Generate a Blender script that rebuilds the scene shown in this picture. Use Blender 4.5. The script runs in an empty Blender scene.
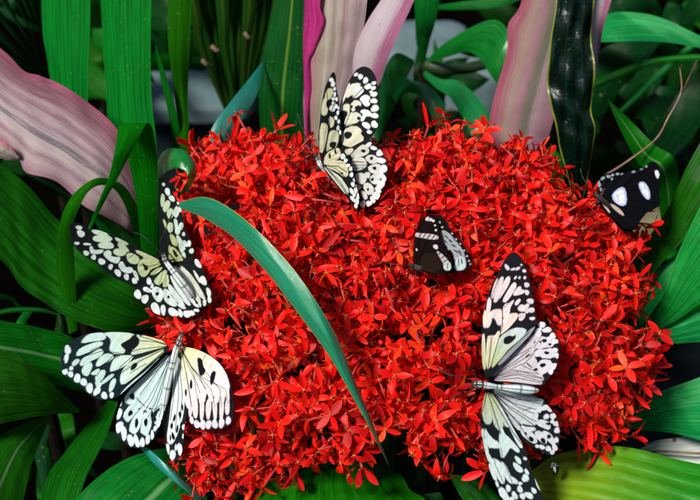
import bpy, math, random
import numpy as np
from mathutils import Vector, Matrix, Quaternion
random.seed(7); np.random.seed(7)
S = bpy.context.scene
COL = S.collection
# ------------------------------------------------------------------ camera, world, sun, exposure
PITCH = math.radians(38); LENS = 70.0
F = LENS / 36.0 * 700.0
CAM = Vector((0, 0, 0.92))
fw = Vector((0, math.cos(PITCH), -math.sin(PITCH)))
up = Vector((0, math.sin(PITCH), math.cos(PITCH)))
rt = Vector((1, 0, 0))
cd = bpy.data.cameras.new('camera'); cam = bpy.data.objects.new('camera', cd); COL.objects.link(cam)
cam.location = CAM; cam.rotation_euler = (math.pi/2 - PITCH, 0, 0)
cd.lens = LENS; cd.sensor_width = 36; cd.clip_start = 0.02; cd.clip_end = 400
cd.dof.use_dof = True; cd.dof.focus_distance = 0.655; cd.dof.aperture_fstop = 15
S.camera = cam
SUN_EL, SUN_AZ = 52, -136          # azimuth measured from +Y (away from camera) towards +X
W = bpy.data.worlds.new('World'); S.world = W; W.use_nodes = True
nt = W.node_tree; bg = nt.nodes['Background']
sk = nt.nodes.new('ShaderNodeTexSky'); sk.sky_type = 'NISHITA'; sk.sun_disc = False
sk.sun_elevation = math.radians(SUN_EL); sk.sun_rotation = math.radians(SUN_AZ)
nt.links.new(sk.outputs[0], bg.inputs[0]); bg.inputs[1].default_value = 0.05
sd = bpy.data.lights.new('sun', 'SUN'); sun = bpy.data.objects.new('sun', sd); COL.objects.link(sun)
sd.energy = 4.2; sd.angle = math.radians(12); sd.color = (1.0, 0.95, 0.88)
e, a = math.radians(SUN_EL), math.radians(SUN_AZ)
sdir = Vector((math.sin(a)*math.cos(e), math.cos(a)*math.cos(e), math.sin(e)))
sun.rotation_euler = sdir.to_track_quat('Z', 'Y').to_euler()
S.view_settings.view_transform = 'Standard'; S.view_settings.look = 'None'
S.view_settings.gamma = 1; S.view_settings.use_curve_mapping = False
S.view_settings.exposure = 0.5
S.render.engine = 'CYCLES'

# ------------------------------------------------------------------ helpers
def P(px, py, d):                       # a point of the place, d metres away along the view axis
    return CAM + fw*d + rt*((px-350)/F*d) + up*((250-py)/F*d)
def pts(s, ox=0, oy=0, k=1.0):
    return [(ox+float(a.split(',')[0])/k, oy+float(a.split(',')[1])/k) for a in s.split()]
def catmull(arr, n):
    A = np.array(arr, float)
    if len(A) == 2:
        t = np.linspace(0, 1, n)[:, None]; return A[0]*(1-t)+A[1]*t
    B = np.vstack([2*A[0]-A[1], A, 2*A[-1]-A[-2]])
    out = []
    for t in np.linspace(0, len(A)-1-1e-9, n):
        i = int(t); f = t-i; p0, p1, p2, p3 = B[i], B[i+1], B[i+2], B[i+3]
        out.append(0.5*((2*p1)+(-p0+p2)*f+(2*p0-5*p1+4*p2-p3)*f*f+(-p0+3*p1-3*p2+p3)*f**3))
    return np.array(out)
def empty(name, label, cat, loc, group=None):
    o = bpy.data.objects.new(name, None); COL.objects.link(o); o.location = loc
    o.empty_display_size = 0.01
    o['label'] = label; o['category'] = cat
    if group: o['group'] = group
    return o
def mesh_obj(name, verts, faces, mat, root=None, parent=None, uvs=None, cols=None, smooth=True):
    """verts are world coordinates; root gives the origin the mesh is expressed in"""
    V = np.array(verts, float)
    if root is not None: V = V - np.array(root.location)
    me = bpy.data.meshes.new(name); me.from_pydata(V.tolist(), [], faces)
    if uvs is not None:
        uv = me.uv_layers.new(name='UVMap')
        idx = np.zeros(len(me.loops), np.int32); me.loops.foreach_get('vertex_index', idx)
        uv.data.foreach_set('uv', np.array(uvs, np.float32)[idx].ravel())
    if cols is not None:
        ca = me.color_attributes.new('Col', 'FLOAT_COLOR', 'POINT')
        c = np.ones((len(V), 4), np.float32); c[:, :3] = cols
        ca.data.foreach_set('color', c.ravel())
    if smooth: me.polygons.foreach_set('use_smooth', [True]*len(me.polygons))
    for m in (mat if isinstance(mat, list) else [mat]): me.materials.append(m)
    me.update()
    o = bpy.data.objects.new(name, me); COL.objects.link(o)
    if parent is not None: o.parent = parent
    elif root is not None: o.parent = root
    return o
def grid_faces(n, m, off=0):
    return [(off+i*m+j, off+i*m+j+1, off+(i+1)*m+j+1, off+(i+1)*m+j) for i in range(n-1) for j in range(m-1)]

# ------------------------------------------------------------------ materials
def new_mat(name):
    m = bpy.data.materials.new(name); m.use_nodes = True
    t = m.node_tree; b = t.nodes['Principled BSDF']; return m, t, b
def ramp(t, src, stops, interp='LINEAR'):
    r = t.nodes.new('ShaderNodeValToRGB'); r.color_ramp.interpolation = interp
    el = r.color_ramp.elements
    while len(el) > 1: el.remove(el[0])
    el[0].position = stops[0][0]; el[0].color = (*stops[0][1], 1)
    for p, c in stops[1:]:
        n = el.new(p); n.color = (*c, 1)
    t.links.new(src, r.inputs[0]); return r
def add_translucent(m, t, b, fac, colsock=None, tint=1.0):
    tr = t.nodes.new('ShaderNodeBsdfTranslucent'); mx = t.nodes.new('ShaderNodeMixShader')
    if colsock is not None: t.links.new(colsock, tr.inputs[0])
    mx.inputs[0].default_value = fac
    t.links.new(b.outputs[0], mx.inputs[1]); t.links.new(tr.outputs[0], mx.inputs[2])
    t.links.new(mx.outputs[0], t.nodes['Material Output'].inputs['Surface'])
def mapping(t, src, sc):
    mp = t.nodes.new('ShaderNodeMapping'); mp.inputs['Scale'].default_value = sc
    t.links.new(src, mp.inputs[0]); return mp.outputs[0]
def noise(t, vec, scale, detail=4, rough=.55, dist=0):
    n = t.nodes.new('ShaderNodeTexNoise'); n.inputs['Scale'].default_value = scale
    n.inputs['Detail'].default_value = detail; n.inputs['Roughness'].default_value = rough
    n.inputs['Distortion'].default_value = dist
    t.links.new(vec, n.inputs['Vector']); return n.outputs['Fac']
def mixc(t, fac, a, b, mode='MIX'):
    n = t.nodes.new('ShaderNodeMix'); n.data_type = 'RGBA'; n.blend_type = mode
    for s, v in ((0, fac), (6, a), (7, b)):
        if isinstance(v, (int, float)): n.inputs[s].default_value = v
        elif isinstance(v, tuple): n.inputs[s].default_value = (*v, 1)
        else: t.links.new(v, n.inputs[s])
    return n.outputs[2]
def math_n(t, op, a, b=None, c=None):
    n = t.nodes.new('ShaderNodeMath'); n.operation = op
    for i, v in enumerate((a, b, c)):
        if v is None: continue
        if isinstance(v, (int, float)): n.inputs[i].default_value = v
        else: t.links.new(v, n.inputs[i])
    return n.outputs[0]
def leaf_mat(name, dark, light, rough=.36, stripes=26, midrib=None, trans=.22, spots=None, edge=None, across=None,
             ends=None, bump=.25, spec=.09, coat=0.0):
    """stripes run along the leaf (UV y); across: list of colour stops over the width; ends: colour stops along the length"""
    m, t, b = new_mat(name)
    uv = t.nodes.new('ShaderNodeTexCoord').outputs['UV']
    sep = t.nodes.new('ShaderNodeSeparateXYZ'); t.links.new(uv, sep.inputs[0])
    u, v = sep.outputs[0], sep.outputs[1]
    n1 = noise(t, mapping(t, uv, (stripes, 1.0, 1)), 1.0, 5, .65)
    n2 = noise(t, mapping(t, uv, (3, 3, 1)), 1.3, 4, .6, .4)
    col = ramp(t, n1, [(.36, dark), (.64, light)]).outputs[0]
    if across:
        wob = math_n(t, 'ADD', u, math_n(t, 'MULTIPLY', math_n(t, 'SUBTRACT', n1, .5), .22))
        wob = math_n(t, 'ADD', wob, math_n(t, 'MULTIPLY', math_n(t, 'SUBTRACT', n2, .5), .07))
        ac = ramp(t, wob, across).outputs[0]
        col = mixc(t, .82, col, ac)
    if ends:
        vv = math_n(t, 'ADD', v, math_n(t, 'MULTIPLY', math_n(t, 'SUBTRACT', n1, .5), .8))
        en = ramp(t, math_n(t, 'MULTIPLY', vv, .25), ends).outputs[0]
        col = mixc(t, .7, col, en)
    col = mixc(t, math_n(t, 'MULTIPLY', n2, .30 if across else .5), col, tuple(c*.45 for c in dark) if not across else tuple(c*.8 for c in dark))
    fine = noise(t, mapping(t, uv, (stripes*5, 3.0, 1)), 1.0, 3, .7)
    col = mixc(t, ramp(t, fine, [(.45, (0, 0, 0)), (.75, (.35, .35, .35))]).outputs[0], col, light)
    if midrib:
        d = math_n(t, 'ABSOLUTE', math_n(t, 'SUBTRACT', u, .5))
        mk = ramp(t, d, [(0, (1, 1, 1)), (.018, (.8, .8, .8)), (.04, (0, 0, 0))]).outputs[0]
        col = mixc(t, mk, col, midrib)
    if edge:
        d = math_n(t, 'ABSOLUTE', math_n(t, 'SUBTRACT', u, .5))
        mk = ramp(t, d, [(.46, (0, 0, 0)), (.485, (1, 1, 1))]).outputs[0]
        col = mixc(t, mk, col, edge)
    if spots:
        ob = t.nodes.new('ShaderNodeTexCoord').outputs['Object']
        sp = noise(t, ob, 90, 2, .5)
        mk = ramp(t, sp, [(.70, (0, 0, 0)), (.74, (.9, .9, .9))]).outputs[0]
        col = mixc(t, mk, col, spots)
    ob3 = t.nodes.new('ShaderNodeTexCoord').outputs['Object']
    sc1 = noise(t, ob3, 420, 2, .5); sc2 = noise(t, ob3, 60, 3, .6)
    speck = math_n(t, 'MULTIPLY', ramp(t, sc1, [(.66, (0, 0, 0)), (.72, (1, 1, 1))]).outputs[0], ramp(t, sc2, [(.45, (0, 0, 0)), (.65, (.55, .55, .55))]).outputs[0])
    col = mixc(t, speck, col, (.16, .22, .10) if not across else (.20, .12, .10))
    blem = ramp(t, noise(t, ob3, 130, 3, .7), [(.71, (0, 0, 0)), (.78, (.6, .6, .6))]).outputs[0]
    col = mixc(t, blem, col, (.05, .035, .01))
    vm = math_n(t, 'PINGPONG', math_n(t, 'MULTIPLY', u, float(stripes)*.55), .5)
    vein = math_n(t, 'MULTIPLY', ramp(t, vm, [(0, (1, 1, 1)), (.07, (0, 0, 0))]).outputs[0], ramp(t, n2, [(.35, (.10, .10, .10)), (.65, (.42, .42, .42))]).outputs[0])
    col = mixc(t, vein, col, tuple(min(1, c*1.5+.012) for c in light) if not across else tuple(c*.75 for c in dark))
    oi = t.nodes.new('ShaderNodeObjectInfo')
    hs = t.nodes.new('ShaderNodeHueSaturation')
    t.links.new(math_n(t, 'ADD', math_n(t, 'MULTIPLY', oi.outputs['Random'], .03), .485), hs.inputs['Hue'])
    t.links.new(math_n(t, 'ADD', math_n(t, 'MULTIPLY', oi.outputs['Random'], .4), .8), hs.inputs['Value'])
    t.links.new(col, hs.inputs['Color']); col = hs.outputs[0]
    t.links.new(col, b.inputs['Base Color'])
    rr = ramp(t, n2, [(.2, (rough*.8,)*3), (.8, (min(1, rough*1.5),)*3)]).outputs[0]
    t.links.new(rr, b.inputs['Roughness'])
    b.inputs['Specular IOR Level'].default_value = spec
    bp = t.nodes.new('ShaderNodeBump'); bp.inputs['Strength'].default_value = bump; bp.inputs['Distance'].default_value = .0009
    hgt = math_n(t, 'ADD', n1, math_n(t, 'MULTIPLY', fine, .35))
    ob2 = t.nodes.new('ShaderNodeTexCoord').outputs['Object']
    hgt = math_n(t, 'ADD', hgt, math_n(t, 'MULTIPLY', noise(t, ob2, 70, 4, .6), 1.6))
    t.links.new(hgt, bp.inputs['Height']); t.links.new(bp.outputs[0], b.inputs['Normal'])
    add_translucent(m, t, b, trans, col)
    return m
def plain_mat(name, c1, c2, scale=40, rough=.7, bump=.4, dist=.002, spec=.4):
    m, t, b = new_mat(name)
    ob = t.nodes.new('ShaderNodeTexCoord').outputs['Object']
    n = noise(t, ob, scale, 7, .65)
    col = ramp(t, n, [(.3, c1), (.7, c2)]).outputs[0]
    t.links.new(col, b.inputs['Base Color']); b.inputs['Roughness'].default_value = rough
    b.inputs['Specular IOR Level'].default_value = spec
    bp = t.nodes.new('ShaderNodeBump'); bp.inputs['Strength'].default_value = bump; bp.inputs['Distance'].default_value = dist
    t.links.new(noise(t, ob, scale*2.3, 8, .7), bp.inputs['Height']); t.links.new(bp.outputs[0], b.inputs['Normal'])
    return m
M = {}
M['green'] = leaf_mat('leaf_green', (.001, .055, .0015), (.003, .15, .003), .38, 22)
M['strap'] = leaf_mat('leaf_strap', (.0008, .075, .001), (.003, .19, .003), .5, 24, trans=.28, spec=.015)
M['arc'] = leaf_mat('leaf_arc', (.004, .17, .07), (.022, .34, .18), .30, 18, edge=(.20, .30, .08), trans=.2, spec=.7)  # teal sheen of the sky is put into this blade's base colour
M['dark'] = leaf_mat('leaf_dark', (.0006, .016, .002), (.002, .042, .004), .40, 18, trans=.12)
M['darkrib'] = leaf_mat('leaf_dark_rib', (.001, .035, .002), (.002, .075, .004), .45, 18, midrib=(.09, .16, .02), trans=.15)
M['rib'] = leaf_mat('leaf_rib', (.001, .075, .003), (.004, .18, .010), .36, 26, midrib=(.10, .24, .09), trans=.2)
M['teal'] = leaf_mat('leaf_teal', (.006, .16, .13), (.03, .36, .30), .30, 14, trans=.15, spec=.7)
M['emerald'] = leaf_mat('leaf_emerald', (.001, .11, .014), (.006, .24, .035), .28, 14, trans=.15, spec=.7)
M['bright'] = leaf_mat('leaf_bright', (.001, .13, .006), (.012, .44, .10), .30, 30, trans=.25, bump=.5, spec=.3)
M['yellow'] = leaf_mat('leaf_yellow', (.006, .12, .004), (.035, .30, .012), .34, 34, trans=.2, bump=.35, spec=.16,
                       ends=[(0, (.48, .44, .02)), (.22, (.34, .40, .015)), (.42, (.12, .29, .010)), (.58, (.01, .19, .006))])
M['palm'] = leaf_mat('leaf_palm', (.002, .035, .002), (.012, .09, .006), .45, 8, midrib=(.10, .11, .02), trans=.15)
M['hang'] = leaf_mat('leaf_hang', (.0005, .005, .003), (.001, .016, .009), .24, 5, edge=(.20, .24, .02), trans=.03, bump=1.0, spec=.35)
M['brownedge'] = leaf_mat('leaf_bottom', (.002, .085, .003), (.008, .19, .006), .36, 8, edge=(.28, .18, .03), trans=.25)
M['ti_left'] = leaf_mat('ti_left', (0.187, 0.094, 0.120), (0.493, 0.406, 0.400), .5, 34, trans=.2, bump=.35,
    across=[(0, (0.306, 0.008, 0.080)), (.06, (0.221, 0.016, 0.040)), (.15, (0.145, 0.039, 0.048)), (.23, (0.255, 0.101, 0.128)), (.30, (0.425, 0.296, 0.304)), (.35, (0.204, 0.078, 0.120)), (.42, (0.459, 0.343, 0.360)), (.49, (0.255, 0.140, 0.184)),
            (.55, (0.510, 0.437, 0.440)), (.60, (0.076, 0.078, 0.088)), (.64, (0.459, 0.390, 0.400)), (.74, (0.510, 0.437, 0.400)), (.80, (0.255, 0.133, 0.184)), (.86, (0.476, 0.382, 0.360)), (.94, (0.340, 0.218, 0.224)), (1, (0.238, 0.039, 0.128))])
M['ti_mid'] = leaf_mat('ti_mid', (0.290, 0.232, 0.186), (0.464, 0.418, 0.371), .6, 22, trans=.2, bump=.3,
    across=[(0, (0.360, 0.017, 0.139)), (.10, (0.383, 0.046, 0.186)), (.18, (0.348, 0.174, 0.151)), (.30, (0.302, 0.267, 0.174)), (.40, (0.464, 0.429, 0.360)), (.48, (0.232, 0.197, 0.128)), (.56, (0.429, 0.383, 0.336)),
            (.64, (0.244, 0.151, 0.139)), (.74, (0.452, 0.360, 0.360)), (.86, (0.290, 0.174, 0.197)), (1, (0.452, 0.348, 0.371))])
M['ti_pale'] = leaf_mat('ti_pale', (0.400, 0.272, 0.320), (0.624, 0.560, 0.576), .42, 18, trans=.2, bump=.25,
    across=[(0, (0.544, 0.400, 0.448)), (.3, (0.592, 0.528, 0.544)), (.6, (0.528, 0.416, 0.464)), (.70, (0.384, 0.240, 0.304)), (.76, (0.336, 0.008, 0.128)), (1, (0.288, 0.008, 0.112))])
M['ti_right'] = leaf_mat('ti_right', (0.203, 0.079, 0.112), (0.338, 0.259, 0.259), .45, 16, trans=.2, bump=.3, spots=(0.056, 0.034, 0.022),
    across=[(0, (0.281, 0.011, 0.068)), (.12, (0.259, 0.056, 0.090)), (.26, (0.281, 0.203, 0.146)), (.42, (0.270, 0.135, 0.169)), (.54, (0.068, 0.096, 0.051)),
            (.62, (0.051, 0.090, 0.040)), (.70, (0.315, 0.214, 0.247)), (.85, (0.225, 0.112, 0.158)), (1, (0.203, 0.068, 0.112))])
M['deadgrey'] = leaf_mat('leaf_dead_grey', (.22, .26, .25), (.46, .50, .47), .6, 10, trans=.05, spots=(.02, .02, .02))
M['stalk'] = plain_mat('stalk', (.005, .018, .004), (.015, .04, .008), 60, .5)
M['twig'] = plain_mat('twig', (.14, .012, .012), (.34, .24, .18), 60, .5)
M['bark'] = plain_mat('bark', (.002, .002, .001), (.010, .009, .004), 60, .95, spec=.05)
M['husk'] = plain_mat('husk', (.05, .03, .015), (.24, .17, .09), 90, .8)
M['soil'] = plain_mat('soil', (.0006, .0006, .0004), (.0032, .0028, .002), 22, 1.0, 1.0, .02, .0)
M['stone'] = plain_mat('stone', (.06, .10, .11), (.12, .18, .19), 12, .8, .3)
M['rock'] = plain_mat('rock', (.003, .006, .007), (.012, .022, .026), 16, .8, .8, .01, .1)
# petals
def petal_mat():
    m, t, b = new_mat('petal_red')
    oi = t.nodes.new('ShaderNodeObjectInfo')
    g = t.nodes.new('ShaderNodeTexCoord').outputs['Object']
    geo = t.nodes.new('ShaderNodeNewGeometry')
    rnd = math_n(t, 'ADD', math_n(t, 'MULTIPLY', oi.outputs['Random'], .65), math_n(t, 'MULTIPLY', geo.outputs['Random Per Island'], .35))
    col = ramp(t, rnd, [(.08, (.26, .0006, .002)), (.30, (.50, .0015, .003)), (.55, (.74, .003, .002)), (.78, (.86, .018, .005)), (.94, (.92, .12, .015))]).outputs[0]
    uv = t.nodes.new('ShaderNodeTexCoord').outputs['UV']
    sp = t.nodes.new('ShaderNodeSeparateXYZ'); t.links.new(uv, sp.inputs[0])
    col = mixc(t, ramp(t, sp.outputs[1], [(0, (.0, .0, .0)), (.75, (.05, .05, .05)), (1, (.30, .30, .30))]).outputs[0], col, (.92, .08, .035))
    ridge = ramp(t, math_n(t, 'ABSOLUTE', math_n(t, 'SUBTRACT', sp.outputs[0], .5)), [(0, (.28, .28, .28)), (.05, (.0, .0, .0))]).outputs[0]
    col = mixc(t, ridge, col, (.45, .003, .004))
    t.links.new(col, b.inputs['Base Color']); b.inputs['Roughness'].default_value = .42
    b.inputs['Specular IOR Level'].default_value = .20
    bp = t.nodes.new('ShaderNodeBump'); bp.inputs['Strength'].default_value = .3; bp.inputs['Distance'].default_value = .0003
    t.links.new(noise(t, mapping(t, uv, (7, 2, 1)), 2, 3), bp.inputs['Height']); t.links.new(bp.outputs[0], b.inputs['Normal'])
    add_translucent(m, t, b, .22, col)
    return m
M['petal'] = petal_mat()
M['throat'] = plain_mat('throat', (.50, .04, .01), (.72, .22, .06), 300, .5)
M['tube'] = plain_mat('flower_tube', (.30, .01, .01), (.5, .05, .03), 300, .5)
def col_mat(name, rough=.5, trans=.2, spec=.4):
    m, t, b = new_mat(name)
    c = t.nodes.new('ShaderNodeVertexColor'); c.layer_name = 'Col'
    ob = t.nodes.new('ShaderNodeTexCoord').outputs['Object']
    n = noise(t, ob, 900, 3, .6)
    col = mixc(t, math_n(t, 'MULTIPLY', n, .35), c.outputs[0], (.02, .02, .02), 'MULTIPLY')
    t.links.new(col, b.inputs['Base Color']); b.inputs['Roughness'].default_value = rough
    b.inputs['Specular IOR Level'].default_value = spec
    bp = t.nodes.new('ShaderNodeBump'); bp.inputs['Strength'].default_value = .5; bp.inputs['Distance'].default_value = .0004
    bw = t.nodes.new('ShaderNodeRGBToBW'); t.links.new(c.outputs[0], bw.inputs[0])
    t.links.new(math_n(t, 'ADD', math_n(t, 'MULTIPLY', bw.outputs[0], -.8), math_n(t, 'MULTIPLY', n, .5)), bp.inputs['Height']); t.links.new(bp.outputs[0], b.inputs['Normal'])
    if trans: add_translucent(m, t, b, trans, col)
    return m
M['wing'] = col_mat('wing', .6, .22, .03); M['body'] = col_mat('butterfly_body', .55, 0)
M['chitin'] = plain_mat('chitin', (.006, .006, .006), (.02, .02, .02), 200, .35)

# ------------------------------------------------------------------ the setting
def ground():
    n = 120; xs = np.sign(np.linspace(-1, 1, n))*np.abs(np.linspace(-1, 1, n))**4*150; ys = xs+1.2
    V = []; rng = np.random.RandomState(3)
    for y in ys:
        for x in xs:
            near = max(0, 1-math.hypot(x, y-1.2)/4)
            V.append((x, y, near*(rng.rand()*.02+.015*math.sin(x*9)*math.cos(y*7))))
    o = mesh_obj('ground', V, grid_faces(n, n), M['soil']); o['kind'] = 'structure'
ground()
def blob(name, c, rad, mat, label, cat, seed=0, flat=.6, box=False):
    rng = np.random.RandomState(seed); n, m = 26, 40; V = []
    ph = rng.rand(6)*6
    for i in range(n):
        th = math.pi*i/(n-1)
        for j in range(m):
            f = 2*math.pi*j/m
            d = np.array([math.sin(th)*math.cos(f), math.sin(th)*math.sin(f), math.cos(th)])
            if box:
                q = (np.abs(d)**5).sum()**(-1/5.); d = d*q
            k = 1+.10*math.sin(3*d[0]+ph[0])*math.sin(4*d[1]+ph[1])+.06*math.sin(9*d[2]+7*d[0]+ph[2])+.03*rng.randn()*(0 if box else .5)
            if box: k = 1+.02*math.sin(9*d[0]+ph[0])*math.sin(8*d[1])
            V.append((c[0]+d[0]*k*rad[0], c[1]+d[1]*k*rad[1], c[2]+d[2]*k*rad[2]))
    Fc = [(i*m+j, i*m+(j+1) % m, (i+1)*m+(j+1) % m, (i+1)*m+j) for i in range(n-1) for j in range(m)]
    o = mesh_obj(name, V, Fc, mat); o['label'] = label; o['category'] = cat; return o
p = P(200, 86, 1.25); blob('stone_block', (p.x-.01, p.y+.0, p.z-.012), (.06, .034, .012), M['stone'], 'pale blue grey stone block behind the upright strap leaves at upper left', 'stone', 1, box=True)
p = P(200, 86, 1.25); blob('rock', (p.x-.01, p.y+.01, p.z-.125), (.055, .03, .10), M['rock'], 'dark block added as the shade beneath the pale slab at upper left', 'rock', 9, box=True)  # darkness below the slab, added as a dark block
p = P(425, 48, 1.45); blob('stone_block', (p.x, p.y+.02, p.z-.022), (.05, .045, .026), M['stone'], 'pale stone block glimpsed between arching green leaves at top centre', 'stone', 2, box=True)
p = P(474, 74, 1.30); blob('stone_block', (p.x, p.y+.02, p.z-.025), (.03, .03, .03), M['stone'], 'grey stone block low behind the arching leaves left of the rightmost pink leaf', 'stone', 5, box=True)
p = P(672, 385, .80); blob('rock', (p.x, p.y+.03, p.z-.04), (.05, .05, .045), M['rock'], 'dark bluish rock in shade between right hand green leaves', 'rock', 3)
p = P(650, 218, .86); blob('stone_block', (p.x, p.y+.008, p.z-.012), (.013, .010, .010), plain_mat('sandstone', (.14, .12, .06), (.24, .21, .11), 60), 'small yellowish stone below the black butterfly', 'stone', 4, box=True)

# ------------------------------------------------------------------ leaves
def leaf(root, L, R, dl, dr, mat, bulge=.12, pleats=0, pamp=.02, name='leaf', n=56, m=15, wav=.012, lump=.008, sm=False):
    """a leaf blade between its two edge curves; bulge >0 is convex to the viewer, fractions of the local width"""
    Lp, Rp = catmull(pts(L) if isinstance(L, str) else L, n), catmull(pts(R) if isinstance(R, str) else R, n)
    Ld, Rd = catmull([(x,) for x in dl], n)[:, 0], catmull([(x,) for x in dr], n)[:, 0]
    m = max(m, pleats*5+1)
    Lq, Rq = Lp, Rp
    if sm:
        ti = np.linspace(-1, 1, n)
        Lp, Rp = [np.stack([np.polyval(np.polyfit(ti, Q[:, k], 3), ti) for k in (0, 1)], 1) for Q in (Lq, Rq)]
    sd_ = random.random()*9
    V = []; UV = []; acc = 0; prev = None
    for i in range(n):
        a = P(Lp[i][0], Lp[i][1], Ld[i]); b = P(Rp[i][0], Rp[i][1], Rd[i])
        wv = b-a; w = wv.length; c = (a+b)/2
        if prev is not None: acc += (c-prev).length
        prev = c
        a2 = P(*catmull_next(Lp, i), Ld[i]); tang = a2-a
        nrm = wv.cross(tang) if tang.length > 1e-9 else Vector((0, 0, 1))
        nrm = nrm.normalized() if nrm.length > 1e-12 else -fw
        if nrm.dot(fw) > 0: nrm = -nrm
        nrm = (nrm*.4 - fw*.6).normalized()
        for j in range(m):
            s = j/(m-1)
            h = bulge*4*s*(1-s)*w
            if pleats: h += pamp*w*math.sin(s*pleats*2*math.pi)
            h += lump*w*(math.sin(i*.31*56/n+s*5+sd_)*math.sin(s*7+i*.11+sd_*2)+.6*math.sin(i*.7*56/n-s*9+sd_*3))
            if wav: h += wav*w*math.sin(i*.35+sd_+(3 if s > .5 else 0))*(abs(s-.5)*2)**2
            ex = (P(Lq[i][0], Lq[i][1], Ld[i])-a)*(1-s)**4+(P(Rq[i][0], Rq[i][1], Rd[i])-b)*s**4 if sm else Vector((0, 0, 0))
            V.append(a+wv*s+nrm*h+ex); UV.append((s, acc/.05))
    tot = max(acc/.05, 1e-6)
    return mesh_obj(name, V, grid_faces(n, m), mat, root, uvs=UV)
def catmull_next(A, i):
    return A[i+1] if i+1 < len(A) else 2*A[i]-A[i-1]
def tube(name, path, rads, mat, root=None, parent=None, sides=8, cols=None):
    path = [Vector(p) for p in path]; V = []; n = len(path)
    ref = Vector((.3, .2, .9)).normalized()
    for i, p in enumerate(path):
        t = (path[min(i+1, n-1)]-path[max(i-1, 0)]).normalized()
        a = t.cross(ref).normalized(); b = t.cross(a)
        for j in range(sides):
            g = 2*math.pi*j/sides; V.append(p+(a*math.cos(g)+b*math.sin(g))*rads[i])
    Fc = [(i*sides+j, i*sides+(j+1) % sides, (i+1)*sides+(j+1) % sides, (i+1)*sides+j) for i in range(n-1) for j in range(sides)]
    Fc += [tuple(range(sides))[::-1], tuple((n-1)*sides+j for j in range(sides))]
    return mesh_obj(name, V, Fc, mat, root, parent, cols=cols)
def stem_to_ground(root, p, r=.006, lean=(0, .04), name='stem'):
    q = Vector((p.x+lean[0], p.y+lean[1], .0)); mid = (p+q)/2+Vector((lean[0]*.3, -lean[1]*.2, 0))
    path = [tuple(x) for x in catmull([tuple(p), tuple(mid), tuple(q)], 10)]
    tube(name, path, [r*(.7+.5*i/9) for i in range(10)], M['bark'], root)
def plant(name, label, cat, base_px, base_d, group=None, stem=True, lean=(0, .05)):
    p = P(*base_px, base_d); r = empty(name, label, cat, (p.x+lean[0], p.y+lean[1], 0), group)
    if stem: stem_to_ground(r, p, lean=lean)
    return r

# upright strap leaves, upper left
r = plant('strap_leaf_plant', 'long strap leaves, upright and curling, one blade arching across the red flowers', 'plant', (160, 262), .80)
leaf(r, "40,-40 42,20 47,60 54,100 70,170 110,250", "90,-40 90,20 88,80 90,130 105,190 130,255", (.80, .80, .80, .805, .815, .83), (.785, .785, .79, .80, .81, .83), M['strap'], .07, 3, .004)
leaf(r, "98,-40 102,30 106,90 110,140 130,200 145,255", "152,-40 151,30 151,90 156,140 158,200 160,255", (.785, .785, .785, .79, .795, .81), (.77, .77, .775, .78, .79, .81), M['strap'], .07, 3, .004)
leaf(r, "142,262 137,205 129,163 120,124 115,150 109,176 99,201 88,228", "157,262 158,205 157,155 149,123 134,147 119,176 105,201 90,230",
     (.73, .70, .685, .665, .655, .658, .66, .665), (.73, .70, .685, .665, .66, .66, .662, .665), M['strap'], .10)
leaf(r, "169,-30 168,39 175,99 180,148 176,200", "193,-30 190,39 188,90 189,147 184,200", (.76, .77, .79, .80, .82), (.76, .77, .79, .80, .82), M['strap'], .12, 2, .02)
leaf(r, "155,46 160,75 168,112 176,160", "156,46 168,82 178,120 184,160", (.77, .78, .79, .81), (.77, .78, .79, .81), M['green'], .15)
leaf(r, "157,162 163,152 174,148 188,153 197,170 190,188 180,196", "159,179 166,172 176,168 185,171 188,178 184,187 179,193",
     (.71, .695, .685, .68, .68, .69, .70), (.70, .69, .675, .672, .672, .685, .70), M['emerald'], .15)
leaf(r, "179,202 204,197 228,207 258,231 294,270 321,309 342,348 355,380 372,421 389,465", "180,208 207,220 236,240 272,279 303,320 333,362 353,398 364,417 375,439 389,466",
     (.66, .63, .615, .603, .597, .595, .60, .605, .61, .62), (.66, .637, .62, .606, .60, .598, .602, .605, .61, .62), M['arc'], .10, 1, .0, n=80)
leaf(r, "69,334 57,271 59,229 69,200 88,182 105,178 126,188 141,217 150,262", "78,330 75,271 73,229 79,208 90,190 105,185 118,193 130,220 139,262",
     (.74, .72, .70, .69, .685, .69, .70, .72, .76), (.74, .72, .70, .69, .685, .69, .70, .72, .76), M['strap'], .15)
# cordyline, left
r = plant('ti_plant', 'pink and cream variegated leaf with magenta rim sweeping in at the left edge', 'plant', (146, 238), .79, group='variegated pink leaf plants')
leaf(r, "-60,10 0,48 24,71 40,76 54,81 83,99 111,122 131,152 143,190 146,232", "-60,112 0,141 18,158 27,173 57,182 84,206 104,216 122,226 133,234 145,240",
     (.80, .765, .755, .75, .748, .745, .742, .745, .755, .775), (.74, .735, .73, .728, .728, .73, .735, .745, .755, .775), M['ti_left'], .07, sm=True, n=80, m=21, wav=.02)
leaf(r, "-30,128 0,140 10,146 19,157", "-30,160 -5,158 8,160 19,160", (.73, .722, .722, .726), (.73, .73, .73, .73), M['ti_mid'], .1)
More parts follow.
